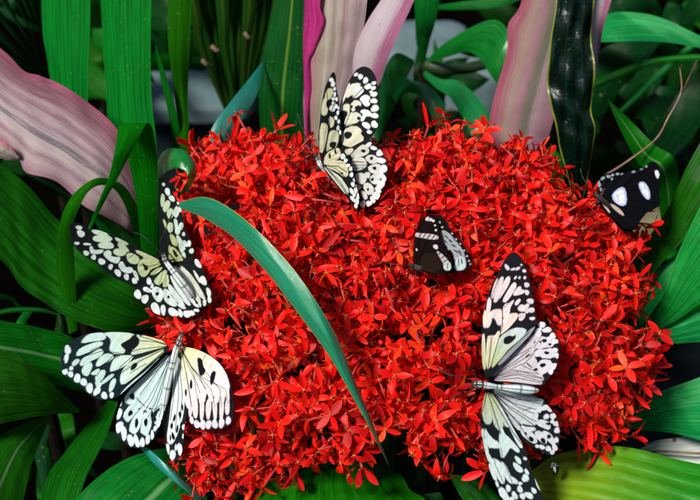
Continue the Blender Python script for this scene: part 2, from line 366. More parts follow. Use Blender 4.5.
# cordyline, centre
r = plant('ti_plant', 'olive and pink variegated leaves with magenta rims behind the topmost butterfly', 'plant', (318, 185), .80, group='variegated pink leaf plants')
leaf(r, "306,-40 305,30 304,80 304,125 308,190", "372,-40 367,5 360,45 350,90 330,190", (.765, .768, .772, .778, .79), (.745, .75, .76, .77, .79), M['ti_mid'], .05, n=60, m=25, wav=.03)
leaf(r, "304,-30 304,10 303,45 304,85 305,120 307,170", "327,-30 320,4 324,22 314,50 310,62 312,88 308,120 309,170", (.764, .766, .769, .772, .776, .782), (.752, .755, .758, .764, .768, .771, .774, .781), leaf_mat('ti_rim', (.24, .006, .09), (.48, .04, .22), .35, 8, trans=.25), .2)
leaf(r, "396,-30 381,0 365,25 354,54 352,85 346,125 328,180", "432,-35 413,3 397,38 386,64 376,92 358,135 332,182", (.72, .73, .74, .75, .76, .775, .79), (.70, .712, .722, .735, .75, .77, .79), M['ti_pale'], .10, m=21)
# cordyline, right
r = plant('ti_plant', 'pink leaf with grey green midstripe and brown spots at top right of the flowers', 'plant', (520, 172), .83, group='variegated pink leaf plants')
leaf(r, "524,-40 521,3 508,25 507,52 497,86 490,118 493,142 515,170", "592,-40 580,20 566,60 558,100 552,125 547,142 537,155 520,171", (.77, .775, .78, .785, .79, .795, .80, .82), (.77, .775, .78, .785, .79, .795, .80, .82), M['ti_right'], .08, sm=True, m=21, wav=.02)
leaf(r, "585,-40 588,10 590,50 594,78", "622,-30 606,18 600,48 596,80", (.79, .80, .81, .82), (.785, .795, .81, .82), M['ti_pale'], .1)
# dark hanging leaf
r = plant('dark_leaf_plant', 'nearly black glossy puckered leaf with a ragged yellow rim hanging over the pink leaf', 'plant', (575, 195), .80)
leaf(r, "557,-40 556,0 549,50 548,89 554,122 563,160 575,205", "594,-40 594,0 592,35 594,81 592,110 594,140 582,205", (.735, .74, .75, .757, .765, .775, .80), (.735, .74, .75, .757, .765, .775, .80), M['hang'], .15, 3, .03, wav=.08, m=31, lump=.07)
# dark green leaf and teal leaf behind the top of the mound
r = plant('broad_leaf_plant', 'dark green leaf with yellowish midrib beside a drooping blue green one', 'plant', (280, 175), .84)
leaf(r, "284,-40 272,15 263,60 259,100 264,180", "309,-40 309,50 307,100 302,180", (.78, .79, .80, .81, .84), (.78, .79, .80, .81, .84), M['darkrib'], .10)
leaf(r, "203,162 212,128 232,100 248,80 263,61", "219,160 230,138 246,115 258,92 264,63", (.76, .76, .765, .78, .80), (.765, .765, .77, .78, .80), M['teal'], .12)
# fan of narrow blades top centre left
r = plant('fan_palm', 'fan of narrow ribbed olive green blades with brown husks at top left of centre', 'palm', (238, 112), .98)
for i, (x0, x1, w) in enumerate([(183, 226, 7), (196, 230, 8), (207, 233, 8), (218, 236, 8), (230, 238, 8), (241, 240, 8), (252, 242, 8), (262, 244, 7), (274, 247, 7), (286, 250, 6)]):
    xm = (x0+x1)/2-2
    leaf(r, [(x0-w, -40), (x0*.7+x1*.3-w*.8, 15), (xm-w*.6, 50), (x1-2, 110)], [(x0+w, -40), (x0*.7+x1*.3+w*.8, 15), (xm+w*.6, 50), (x1+2, 110)],
         (.90+.01*(i % 3), .92+.01*(i % 3), .94+.01*(i % 3), .98), (.90+.012*(i % 3), .92+.01*(i % 3), .94+.01*(i % 3), .98), M['palm'], .25, m=9)
for i, (x, y, s) in enumerate([(215, 50, 5), (205, 64, 4), (247, 37, 3.5)]):
    p0 = P(x-s, y-1, .895); p1 = P(x, y, .89); p2 = P(x+s, y+2, .895)
    tube('husk', [p0, p0.lerp(p1, .6)+Vector((0, 0, .002)), p1, p1.lerp(p2, .6), p2], [.0003, .0016, .0012, .0019, .0003], M['husk'], r, sides=9)
# diagonal dark blades in the top left corner
r = plant('dark_palm', 'dark green plant of narrow diagonal blades filling the top left corner', 'palm', (70, 100), .92)
for i in range(9):
    y0 = -60+i*17; x0 = -25+(8-i)*5
    leaf(r, [(x0, y0-5), (x0*.4+30-3, (y0+90)/2-4), (64-i, 92-i*1.5)], [(x0, y0+7), (x0*.4+30+2, (y0+90)/2+7), (66-i, 98-i*1.5)],
         (.84, .86, .90), (.835, .86, .90), M['dark'], .3, m=9)
# arching leaves top centre right
r = plant('arching_leaf_plant', 'glossy emerald green plant with broad arching leaves between the pink leaves at top', 'plant', (425, 66), .95)
leaf(r, "412,-40 415,10 416,40 421,66", "446,-40 437,15 430,40 424,66", (.90, .91, .93, .95), (.90, .91, .93, .95), M['green'], .15)
leaf(r, "424,62 445,43 470,28 495,20 509,34 508,60 498,84", "425,64 448,57 468,52 480,60 486,68 491,76 497,84", (.95, .92, .90, .88, .86, .86, .87), (.95, .925, .91, .89, .875, .87, .87), M['emerald'], .12)
leaf(r, "424,70 440,79 458,81 478,98 492,120 498,145", "423,76 436,88 450,98 463,118 470,132 478,150", (.95, .92, .90, .87, .86, .86), (.95, .92, .90, .87, .86, .86), M['emerald'], .12)
leaf(r, "386,110 398,89 413,81 434,90 446,110 452,140", "389,116 402,96 414,93 424,103 434,124 438,145", (.90, .87, .86, .86, .86, .87), (.90, .875, .865, .86, .86, .87), M['emerald'], .18)
leaf(r, "414,60 398,53 388,62 380,86 370,140", "414,64 408,76 398,96 389,118 378,142", (.95, .90, .88, .87, .87), (.95, .91, .89, .88, .87), M['emerald'], .1)
leaf(r, "432,6 460,2 500,-4 540,-18", "432,9 460,10 500,7 540,-8", (.98, .96, .95, .95), (.98, .96, .95, .95), M['green'], .1)
tube('stalk', [P(424, 64, .95), P(440, 70, .95), P(470, 68, .96), P(500, 60, .97), P(530, 58, .98)], [.005, .005, .004, .004, .003], M['stalk'], r)
# top right
r = plant('long_leaf_plant', 'bright green pointed blade lying level near the top right corner', 'plant', (560, 60), .98)
leaf(r, "560,30 598,17 620,12 655,16 690,31 725,50", "560,38 598,42 640,41 670,43 700,48 725,53", (.94, .90, .88, .87, .86, .86), (.94, .90, .88, .87, .86, .86), M['bright'], .08)
leaf(r, "570,85 592,80 640,62 670,56 725,52", "570,92 592,90 640,70 670,62 725,60", (.90, .88, .87, .87, .87), (.90, .88, .87, .87, .87), M['rib'], .2)
leaf(r, "617,112 640,90 668,62 720,18", "622,114 644,94 672,67 722,25", (.92, .91, .90, .90), (.92, .91, .90, .90), M['rib'], .2)
leaf(r, "560,120 590,60 625,40 660,40", "600,120 622,88 640,68 662,42", (.97, .95, .94, .95), (.97, .95, .94, .95), M['dark'], .12)
r = plant('folded_leaf_plant', 'green blade folded over behind the black butterfly', 'plant', (668, 222), .88)
leaf(r, "607,98 630,120 655,145 673,157 679,180 678,240", "608,102 622,133 638,163 650,173 657,195 664,240", (.78, .79, .785, .78, .80, .84), (.78, .79, .80, .79, .81, .84), M['rib'], .12)
leaf(r, "636,150 660,120 690,80 720,60", "665,165 690,140 712,110 730,90", (.88, .90, .90, .90), (.88, .90, .90, .90), M['dark'], .1)
# right side pleated blades
r = plant('pleated_leaf_plant', 'bright green pleated blades fanning out at the right edge beside the flowers', 'plant', (648, 345), .78)
leaf(r, "618,276 642,246 668,208 688,165 715,115", "632,318 655,272 684,240 706,212 735,180", (.76, .75, .74, .73, .73), (.76, .745, .735, .73, .73), M['green'], .08, 3, .01)
leaf(r, "622,290 645,278 672,258 705,220 730,190", "642,328 655,308 668,292 690,262 730,225", (.77, .76, .75, .75, .75), (.77, .76, .75, .75, .75), M['bright'], .08, 4, .01)
leaf(r, "648,334 664,294 676,258 700,206 730,150", "650,335 680,318 700,304 725,290 760,270", (.72, .705, .70, .69, .69), (.72, .71, .70, .69, .68), M['bright'], .06, 6, .012)
leaf(r, "645,334 665,325 700,309 740,292", "645,337 670,343 700,342 740,341", (.73, .72, .71, .70), (.73, .725, .72, .71), M['bright'], .08, 4, .012)
leaf(r, "618,420 642,404 660,392 700,377 745,362", "618,424 640,430 672,433 700,440 745,452", (.74, .72, .71, .70, .69), (.74, .725, .715, .705, .69), M['bright'], .10, 3, .01)
leaf(r, "632,330 640,300 655,280 680,262", "655,345 680,330 700,315 720,295", (.80, .80, .79, .79), (.80, .80, .79, .79), M['green'], .1)
# bottom right
r = plant('broad_pleated_plant', 'broad pleated leaf turning yellow at its base under the flowers at bottom right', 'plant', (520, 492), .72)
leaf(r, "505,490 530,472 557,454 610,446 640,450 700,464 760,480", "505,500 520,530 550,570 600,620 660,660 720,700 780,730", (.70, .69, .68, .67, .665, .65, .64), (.69, .66, .64, .62, .60, .59, .58), M['yellow'], .05, 14, .0055, m=75, n=70)
leaf(r, "450,474 476,478 498,496 515,530", "450,477 458,492 468,508 482,535", (.70, .70, .695, .69), (.70, .70, .695, .69), M['green'], .15, 3, .03)
g = plant('dead_leaf', 'pale grey dead leaf lying in the shade at the right edge above the yellowing leaf', 'leaf', (690, 450), .75, stem=False)
leaf(g, "634,452 655,441 680,437 700,430 740,420", "634,456 660,462 690,470 710,478 745,490", (.74, .735, .73, .73, .73), (.74, .73, .725, .72, .71), M['deadgrey'], .08, wav=.05, name='blade')
tube('midrib', [P(634, 454, .738), P(660, 451, .722), P(690, 453, .715), P(740, 455, .71)], [.0004, .0006, .0007, .0008], M['husk'], g)
# bottom centre
r = plant('broad_leaf_plant', 'rounded bright green leaf with a torn brown rim below the flowers at bottom centre', 'plant', (345, 520), .69)
leaf(r, "250,540 256,500 266,478 276,465 300,458 330,454", "445,545 428,502 410,490 400,474 368,463 334,455", (.66, .67, .675, .68, .68, .68), (.64, .655, .665, .675, .68, .68), M['strap'], .06, 5, .008, m=31, wav=.02)
leaf(r, "395,540 405,505 420,495 440,492", "460,545 452,520 446,505 441,493", (.68, .685, .69, .69), (.68, .685, .69, .69), M['dark'], .1)
# lower left leaves
r = plant('pleated_leaf_plant', 'dark green broad ribbed leaf under the upper left butterfly at the left edge', 'plant', (176, 325), .78)
leaf(r, "-60,110 0,162 30,188 60,222 100,250 140,280 172,318", "-60,215 0,259 21,286 45,303 76,321 120,332 168,324", (.72, .735, .74, .745, .745, .75, .77), (.70, .715, .72, .725, .73, .745, .77), M['green'], .06, 7, .006, m=36, n=60)
leaf(r, "20,172 60,195 110,230 165,300", "50,180 90,205 135,240 170,300", (.78, .78, .79, .80), (.78, .78, .79, .80), M['dark'], .1)
r = plant('pleated_leaf_plant', 'green leaves with pale midribs fanned out at the lower left beneath the butterfly', 'plant', (120, 400), .80)
leaf(r, "-50,308 0,320 40,328 80,342 125,388", "-50,372 0,376 40,382 85,392 122,400", (.70, .715, .73, .745, .78), (.69, .70, .715, .735, .78), M['rib'], .08, 4, .008, m=31)
leaf(r, "-50,345 10,352 45,376 80,411", "-50,440 0,424 45,415 79,413", (.68, .69, .70, .72), (.665, .68, .70, .72), M['green'], .10, 3, .01)
leaf(r, "50,414 20,425 0,437 -30,470", "50,417 39,445 29,474 14,545", (.72, .70, .69, .67), (.72, .705, .69, .67), M['rib'], .10, 3, .01)
leaf(r, "108,400 84,428 62,456 47,478 30,540", "118,402 108,432 97,455 85,480 66,540", (.75, .73, .715, .70, .68), (.75, .73, .715, .70, .68), M['green'], -.12, 2, .01)
leaf(r, "40,540 84,490 118,463 150,451 176,447", "140,600 180,550 205,515 205,492 182,449", (.68, .69, .70, .71, .73), (.66, .67, .685, .70, .73), M['rib'], .06, 6, .008, m=31)
leaf(r, "26,425 32,450 40,480 50,540", "50,425 46,450 48,480 60,540", (.80, .80, .80, .80), (.80, .80, .80, .80), M['dark'], .1)
r = plant('grass_tuft', 'thin pale green shoots in the dark gap above the lower left leaves', 'grass', (32, 330), .78)
leaf(r, "-20,316 10,308 40,308 60,314", "-20,321 10,313 40,312 60,316", (.74, .75, .76, .77), (.74, .75, .76, .77), M['rib'], .2)
leaf(r, "-5,298 8,300 18,308 26,316", "-5,293 10,296 22,307 28,316", (.74, .75, .76, .77), (.74, .75, .76, .77), M['rib'], .2)
leaf(r, "34,307 24,311 15,325 8,345", "36,309 30,316 22,330 14,345", (.76, .755, .75, .76), (.76, .755, .75, .76), M['green'], .2)
leaf(r, "62,318 58,312 54,335 50,350", "64,318 66,330 66,340 64,350", (.76, .76, .76, .77), (.76, .76, .76, .77), M['dark'], .2)
r = plant('narrow_leaf_plant', 'single narrow blue green blade below the lower left butterfly', 'plant', (206, 502), .70)
leaf(r, "136,444 150,450 175,473 212,506", "140,447 156,466 180,486 212,512", (.69, .68, .675, .69), (.69, .68, .675, .69), M['teal'], .12)
r = plant('small_leaf_plant', 'small upright green leaf behind the flowers beside the dark hanging leaf', 'plant', (550, 215), .84)
leaf(r, "551,145 541,160 537,185 542,215", "552,145 562,160 564,185 558,215", (.80, .80, .81, .83), (.80, .80, .81, .83), M['green'], .12)
# the broken reddish twig upper right
tw = empty('twig', 'thin red and cream twig bent behind the black butterfly', 'twig', tuple(P(600, 180, .80)))
tube('stem', [tuple(x) for x in catmull([tuple(P(*q)) for q in ((604, 176, .80), (625, 163, .79), (655, 140, .78), (668, 118, .78), (681, 92, .78), (680, 68, .79))], 24)],
     [.0006-.000012*i for i in range(24)], M['twig'], tw)
tube('side_shoot', [P(681, 92, .78), P(686, 84, .775), P(697, 60, .77)], [.0003, .0003, .0002], M['twig'], tw)

# dark undergrowth that closes the gaps: several leafy plants standing further back
def undergrowth(idx, cx, cy, d, spread, nl, label, mat='dark', lw=(9, 17), ln=(50, 95)):
    p = P(cx, cy+30, d+.05); r = empty('undergrowth_plant', label, 'plant', (p.x, p.y+.03, 0), 'dark leafy plants behind the flowers')
    stem_to_ground(r, p, .005, (0, .03))
    rng = random.Random(idx*17+5)
    for k in range(nl):
        a = rng.uniform(0, 2*math.pi); l = rng.uniform(*ln); w = rng.uniform(*lw)
        bx, by = cx+rng.gauss(0, spread*.45), cy+rng.gauss(0, spread*.4)
        dx, dy = math.cos(a), math.sin(a)*.8; qx, qy = -dy, dx
        bend = rng.uniform(-.35, .35)
        C_ = [(bx+dx*l*t+qx*l*bend*t*t, by+dy*l*t+qy*l*bend*t*t) for t in (0, .25, .5, .75, 1)]
        ws = (.25, .9, 1, .7, .03)
        dd = d+rng.uniform(-.05, .05); dz = rng.uniform(-.03, .04)
        L_ = [(c[0]+qx*w*s, c[1]+qy*w*s) for c, s in zip(C_, ws)]; R_ = [(c[0]-qx*w*s, c[1]-qy*w*s) for c, s in zip(C_, ws)]
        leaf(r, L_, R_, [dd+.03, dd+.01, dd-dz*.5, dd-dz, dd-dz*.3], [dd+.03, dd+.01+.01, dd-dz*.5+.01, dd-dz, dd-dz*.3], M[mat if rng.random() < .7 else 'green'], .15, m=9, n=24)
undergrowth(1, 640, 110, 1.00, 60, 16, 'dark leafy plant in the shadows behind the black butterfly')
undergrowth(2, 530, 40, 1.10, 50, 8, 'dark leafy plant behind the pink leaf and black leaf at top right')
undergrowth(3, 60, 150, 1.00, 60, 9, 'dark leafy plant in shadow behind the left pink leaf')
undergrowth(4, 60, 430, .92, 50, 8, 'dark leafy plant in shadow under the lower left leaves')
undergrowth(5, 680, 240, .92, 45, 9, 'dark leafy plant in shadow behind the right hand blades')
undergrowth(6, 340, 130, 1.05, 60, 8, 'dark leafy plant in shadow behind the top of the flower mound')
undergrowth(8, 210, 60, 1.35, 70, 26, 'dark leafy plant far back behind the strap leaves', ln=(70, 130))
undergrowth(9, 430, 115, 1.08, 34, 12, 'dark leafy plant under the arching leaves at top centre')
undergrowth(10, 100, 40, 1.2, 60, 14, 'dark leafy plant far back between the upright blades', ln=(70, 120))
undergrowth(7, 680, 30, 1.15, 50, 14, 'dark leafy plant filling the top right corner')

# ------------------------------------------------------------------ butterflies
def chaikin(A, k=2):
    A = np.array(A, float)
    for _ in range(k):
        B = np.roll(A, -1, 0); A = np.stack([A*.75+B*.25, A*.25+B*.75], 1).reshape(-1, 2)
    return A
def sdist_poly(X, A):
    d = np.full(len(X), 1e9); inside = np.zeros(len(X), bool)
    for i in range(len(A)):
        a, b = A[i], A[(i+1) % len(A)]; ab = b-a; L2 = (ab**2).sum()+1e-12
        t = np.clip(((X-a)@ab)/L2, 0, 1); q = a+t[:, None]*ab
        d = np.minimum(d, np.hypot(*(X-q).T))
        c = ((a[1] > X[:, 1]) != (b[1] > X[:, 1])); xs = (b[0]-a[0])*(X[:, 1]-a[1])/(b[1]-a[1]+1e-12)+a[0]
        inside ^= c & (X[:, 0] < xs)
    return np.where(inside, -d, d)
class Paint:
    def __init__(s, X, base): s.X = X; s.C = np.tile(np.array(base, float), (len(X), 1))
    def cov(s, A, soft, grow=0):
        lo, hi = A.min(0)-2, A.max(0)+2
        mk = np.where(((s.X > lo) & (s.X < hi)).all(1))[0]
        return mk, (np.clip(.5-(sdist_poly(s.X[mk], A)-grow)/soft, 0, 1) if len(mk) else np.zeros(0))
    def poly(s, A, col, soft=.45, k=2, grow=.36):
        A = chaikin(A, k); mk, c = s.cov(A, soft, (0 if (not callable(col) and max(col) < .1) else grow))
        if len(mk):
            cc = col(s.X[mk]) if callable(col) else np.array(col); s.C[mk] = s.C[mk]*(1-c[:, None])+cc*c[:, None]
    def ell(s, x, y, rx, ry, a, col, soft=.45):
        g = np.linspace(0, 2*math.pi, 14, endpoint=False); a = math.radians(a)
        q = 1.06+.13*np.sin(2*g+x*7.3)+.09*np.sin(3*g+y*5.1); ex, ey = rx*np.cos(g)*q, ry*np.sin(g)*q
        s.poly(np.stack([x+ex*math.cos(a)-ey*math.sin(a), y+ex*math.sin(a)+ey*math.cos(a)], 1), col, soft, 1)
    def line(s, A, w, col=(.01, .012, .012)):
        A = np.array(A, float)
        for a, b in zip(A[:-1], A[1:]):
            ab = b-a; L2 = (ab**2).sum()+1e-9; t = np.clip(((s.X-a)@ab)/L2, 0, 1)
            d = np.hypot(*(s.X-(a+t[:, None]*ab)).T)
            c = np.clip(.5-(d-w/2)/.4, 0, 1)[:, None]; s.C = s.C*(1-c)+np.array(col)*c
BLK = (.010, .012, .014)
def grad(p0, c0, p1, c1):
    p0, p1, c0, c1 = map(lambda q: np.array(q, float), (p0, p1, c0, c1))
    def f(X):
        t = np.clip(((X-p0)@(p1-p0))/((p1-p0)**2).sum(), 0, 1)[:, None]; return c0*(1-t)+c1*t
    return f
WINGS = []
def wing(root, name, outline, hinge, dh, slope, base, ops, mat='wing', curve=0.0, label=None, NT=300, NS=110):
    """outline in picture units starting after the hinge; slope = (metres of depth per unit x, per unit y)"""
    O = catmull(outline, NT); hx, hy = hinge
    s = np.linspace(0, 1, NS)
    X = (np.array(hinge)[None, None]+(O[:, None]-np.array(hinge))*s[None, :, None]).reshape(-1, 2)
    pt = Paint(X, base)
    for op in ops:
        op(pt)
    sc = np.hypot(*(O-np.array(hinge)).T).max()
    rg = np.random.RandomState(int(hx*7+hy) % 1000); q_ = rg.rand(6)*6
    tex = .94+.05*np.sin(X[:, 0]*2.1+q_[0])*np.sin(X[:, 1]*1.9+q_[1])+.04*np.sin(X[:, 0]*.7+q_[2]+X[:, 1]*.5)+.035*rg.randn(len(X))
    pt.C *= tex[:, None]
    WINGS.append((np.vstack([O[::12], [hinge]]), dh, slope, hinge, curve, sc))
    V = []
    r_ = (np.hypot(X[:, 0]-hx, X[:, 1]-hy)/sc)
    ang = np.arctan2(X[:, 1]-hy, X[:, 0]-hx)
    dep = dh+slope[0]*(X[:, 0]-hx)+slope[1]*(X[:, 1]-hy)+curve*r_*r_+.0004*np.sin(ang*22)*r_*(1-r_)*2
    for (x, y), d in zip(X, dep): V.append(P(x, y, d))
    Fc = grid_faces(NT, NS)
    o = mesh_obj(name, [tuple(v) for v in V], Fc, M[mat], root, cols=pt.C)
    if label: o['label'] = label
    # real thickness
    so = o.modifiers.new('thickness', 'SOLIDIFY'); so.thickness = .00012
    return o
def Z(ox, oy, k=6.25):
    return lambda s: pts(s, ox, oy, k)
def cells(z, col, *strs, soft=.45, grow=.62):
    def f(p):
        for s in strs: p.poly(z(s), col, soft, 1, grow)
    return f
def spots(ox, oy, k, col, s):
    def f(p):
        for a in s.split():
            v = [float(x) for x in a.split(',')]
            if len(v) == 3: v = [v[0], v[1], v[2], v[2], 0]
            if len(v) == 4: v.append(0)
            p.ell(ox+v[0]/k, oy+v[1]/k, v[2]/k, v[3]/k, v[4], col)
    return f
def lines(z, w, *strs):
    def f(p):
        for s in strs: p.line(z(s), w*1.35)
    return f
def body(root, path, rads, depths, pal, stripes=True, eyes=True, dorsal=(0, 0)):
    """one continuous body head to tail; dorsal line faces the viewer; path in picture units"""
    n = 64; A = catmull(path, n); Rr = catmull([(x,) for x in rads], n)[:, 0]; D = catmull([(x,) for x in depths], n)[:, 0]
    C3 = [P(A[i][0], A[i][1], D[i]) for i in range(n)]; sides = 28; V = []; cols = []
    w, k, g = np.array(pal[0]), np.array(pal[1]), np.array(pal[2])
    for i in range(n):
        t = (C3[min(i+1, n-1)]-C3[max(i-1, 0)]).normalized(); a = t.cross(-fw).normalized(); b = a.cross(t).normalized()
        if b.dot(fw) > 0: b = -b
        rad = Rr[i]*D[i]/F*(1 if 0 < i < n-1 else .05)
        tt = i/(n-1)
        for j in range(sides):
            an = 2*math.pi*j/sides
            V.append(C3[i]+(b*math.cos(an)+a*math.sin(an))*rad)
            x = math.atan2(math.sin(an), math.cos(an))
            c = w.copy()
            if stripes:
                if tt < .36:          # head and thorax: black with pale dots and bars
                    band = abs(x) < .27 or .66 < abs(x) < .98 or abs(x) > 1.4
                    seg = math.sin(tt*60+1.2*abs(x)) > .55
                    c = k if (band or seg or (tt < .09 and abs(x) > .5)) else w
                else:
                    if (abs(x) < .14+.05*math.sin(tt*60)) or (.72 < abs(x) < .82): c = k
                    elif abs(abs(x)-1.15) < .13: c = g
                    elif math.sin(tt*120) > .93: c = g
            cols.append(c)
    Fc = [(i*sides+j, i*sides+(j+1) % sides, (i+1)*sides+(j+1) % sides, (i+1)*sides+j) for i in range(n-1) for j in range(sides)]
    Fc += [tuple(range(sides))[::-1], tuple((n-1)*sides+j for j in range(sides))]
    o = mesh_obj('body', [tuple(v) for v in V], Fc, M['body'], root, cols=np.array(cols))
    if eyes:
        hd = C3[3]; t = (C3[4]-C3[1]).normalized(); a = t.cross(-fw).normalized()
        for sg in (-1, 1):
            Vv = []; c = hd+a*sg*rads[0]*1.1*.0005+(-fw)*.0003; rr = .00065
            for i in range(9):
                for j in range(12):
                    th, f = math.pi*i/8, 2*math.pi*j/12
                    Vv.append(tuple(c+Vector((math.sin(th)*math.cos(f), math.sin(th)*math.sin(f), math.cos(th)))*rr))
            mesh_obj('eye', Vv, [(i*12+j, i*12+(j+1) % 12, (i+1)*12+(j+1) % 12, (i+1)*12+j) for i in range(8) for j in range(12)], M['chitin'], root, parent=o)
    return o
def fix_eye_parent(): pass
def antenna(root, *q):
    A = catmull([tuple(P(*x)) for x in q], 20)
    rr = [.00022]*15+[.00024, .0003, .0004, .0004, .0002]
    tube('antenna', [tuple(x) for x in A], rr, M['chitin'], root, sides=6)
def legs(root, hx, hy, d, dirs, l=14):
    for dx, dy in dirs:
        a = P(hx, hy, d); b = P(hx+dx*l*.5, hy+dy*l*.5, d+.001); c = P(hx+dx*l, hy+dy*l, d+.014)
        tube('leg', [a, a.lerp(b, .5), b, b.lerp(c, .5), c], [.0004, .0004, .00035, .0003, .00022], M['chitin'], root, sides=6)
KITE = ((.70, .80, .80), (.012, .013, .015), (.16, .20, .21))
GRP = 'black and white paper kite butterflies'

# --- A: top butterfly, wings raised
a1, a2 = Z(300, 60), Z(300, 135)
root = empty('butterfly', 'black and white butterfly with raised wings on the flowers in front of a pink leaf', 'butterfly', tuple(P(321, 163, .70)), GRP)
hA = (321.5, 163); crm = grad((325, 150), (.72, .70, .48), (378, 90), (.76, .76, .68)); wht = (.84, .90, .86)
wing(root, 'forewing', a2("240,75")[:0]+a1("262,560 250,500 240,430 236,370 240,320 254,272 272,218 298,150 325,100 352,64 385,44 415,44 445,62 470,100 486,160 495,230 496,310 492,380 480,430 452,478 410,520 360,550 300,580"),
     hA, .690, (-.00012, .0000), BLK, [
     cells(a1, crm, "245,325 300,160 312,145 305,180 265,270 252,312", "283,212 320,155 345,150 357,165 325,215 290,237", "328,228 378,165 396,185 387,207 350,237",
           "248,320 268,288 306,270 308,320 298,345 275,325 262,320", "318,262 360,253 387,280 352,298 336,320 320,312", "275,412 298,338 345,325 387,350 362,385 330,402",
           "258,520 272,440 340,410 387,440 372,460 402,492 360,545 300,540", "330,160 350,148 380,150 360,180 335,215 318,220"),
     cells(a1, wht, "375,240 410,218 440,235 422,260 438,277 415,292 388,262", "375,320 410,310 445,330 437,352 412,345 392,385 376,372 402,340", "390,393 420,393 440,415 427,432 395,412",
           "400,165 432,155 440,170 420,185", "345,175 360,160 400,190 380,210 350,215"),
     spots(300, 60, 6.25, wht, "350,92,12,7,-20 378,105,14,12 410,128,14,16,20 432,160,13,9 462,145,12,8 457,176,14,10 462,215,18,13 461,256,18,14 468,303,22,18 466,348,20,15 465,403,18,19 433,450,13,10 445,200,8,6"),
     spots(300, 60, 6.25, BLK, "305,258,22,18 268,345,22,34,20 360,300,16,16 300,470,20,26,40 368,365,12,10 322,292,8,10"),
     lines(a1, .55, "312,240 320,320 280,410 255,480", "330,330 400,300", "270,412 390,390", "320,250 390,180")], curve=.004)
wing(root, 'hindwing', a2("215,100 285,80 340,72 400,35 440,45 500,90 535,150 547,210 537,290 512,360 480,412 430,447 390,462 352,466 300,400 230,320 180,250"),
     hA, .686, (-.00016, -.00004), BLK, [
     cells(a2, grad((340, 160), (.60, .59, .46), (385, 185), (.74, .76, .76)), "285,92 340,85 302,127 285,112", "308,140 360,85 400,58 432,90 422,117 380,135", "405,147 440,123 482,140 492,165 450,182",
           "428,196 502,178 502,232 480,247 433,226", "330,147 395,140 417,180 402,207 340,227 325,190", "343,245 395,238 417,270 397,307 358,297", "403,240 437,233 432,267 415,264",
           "445,255 490,243 502,265 477,312 438,290", "393,312 430,298 462,335 452,367 420,372", "378,350 410,360 422,395 400,402", "350,310 380,320 370,345 350,335"),
     spots(300, 135, 6.25, (.80, .83, .84), "430,60,16,10,-30 460,82,18,10,10 500,112,20,18 508,160,25,15 522,212,22,22 518,262,14,26,-35 505,308,20,27,10 487,340,12,24,-30 477,378,20,26,-20 455,405,11,22,-20 432,430,17,15 392,432,12,20 403,20,22,7,-30"),
     spots(300, 135, 6.25, BLK, "396,100,13,11 447,146,11,10 466,208,11,12 452,278,10,10 470,320,7,8 425,340,7,9"),
     lines(a2, .5, "325,165 400,170", "328,190 410,190", "330,210 400,205", "300,140 340,130")], curve=.003)
wing(root, 'forewing', a1("118,560 114,500 118,440 125,370 132,300 145,222 160,165 183,110 208,76 222,100 224,150 232,200 242,240 246,300 252,350 262,420 258,500 225,570 175,590"),
     hA, .684, (.00012, .00003), BLK, [
     cells(a1, (.64, .64, .42), "120,570 128,400 160,398 172,425 160,500 140,580", "132,332 150,235 172,245 170,330 152,348", "180,352 212,370 207,412 187,422",
           "162,575 178,470 200,440 240,450 235,520 200,575", "155,228 172,182 202,180 204,210 178,252"),
     cells(a1, wht, "180,302 205,278 218,312 200,322"),
     spots(300, 60, 6.25, wht, "195,125,14,10 205,150,12,14 216,215,7,12 228,245,6,10 207,243,9,9 225,290,7,12 236,330,6,13 224,362,7,12 241,385,6,12 236,425,7,14 250,452,5,12 208,270,8,9 216,180,6,9 240,300,4,8"),
     spots(300, 60, 6.25, BLK, "150,370,26,20 178,275,16,22 205,530,22,18"),
     lines(a1, .5, "160,575 185,420 178,300 165,190", "185,430 215,420", "190,350 215,260")], curve=.0)
wing(root, 'hindwing', a2("140,140 165,108 200,84 250,78 288,118 318,168 332,240 352,320 372,400 358,466 308,405 228,315 165,235"),
     hA, .676, (-.00010, .00002), BLK, [
     cells(a2, (.66, .64, .42), "152,170 160,130 195,97 238,82 252,105 247,140 215,160 155,185", "150,190 215,166 262,163 290,187 302,245 280,264 238,228", ),
     cells(a2, (.66, .72, .58), "148,196 185,222 250,262 275,300 305,345 292,375 240,312 190,250"),
     spots(300, 135, 6.25, wht, "268,135,12,16 285,160,9,10 300,190,10,10 318,212,11,9 322,248,9,14 345,282,14,8,40 330,308,10,12 360,315,10,10 350,345,12,14 366,378,9,16 322,350,8,18,-30 357,410,9,18 350,440,9,14 330,400,8,20,-35 338,375,7,12"),
     spots(300, 135, 6.25, BLK, "186,132,6,20 221,102,7,16,-15 262,240,8,6"),
     lines(a2, .5, "150,190 240,195 295,235", "160,188 230,215 280,262", "155,195 250,290 300,370", "245,140 270,165", "165,205 260,320 330,430")], curve=.002)
body(root, a2("100,130 108,145 120,170 140,200 175,250 205,300"), [1.0, 2.0, 2.6, 2.8, 2.2, .8], [.690, .690, .689, .690, .694, .70], KITE)
antenna(root, (316, 156, .690), (309, 146, .686), (302, 128, .684), (297, 112, .685))
antenna(root, (316, 157, .690), (307, 155, .688), (296, 150, .686), (284, 148, .684))
legs(root, 320, 166, .692, [(-.7, .7), (-.2, 1), (.4, 1), (-.9, .3)])

def cellsB(*a): return cells(*a, grow=.55)
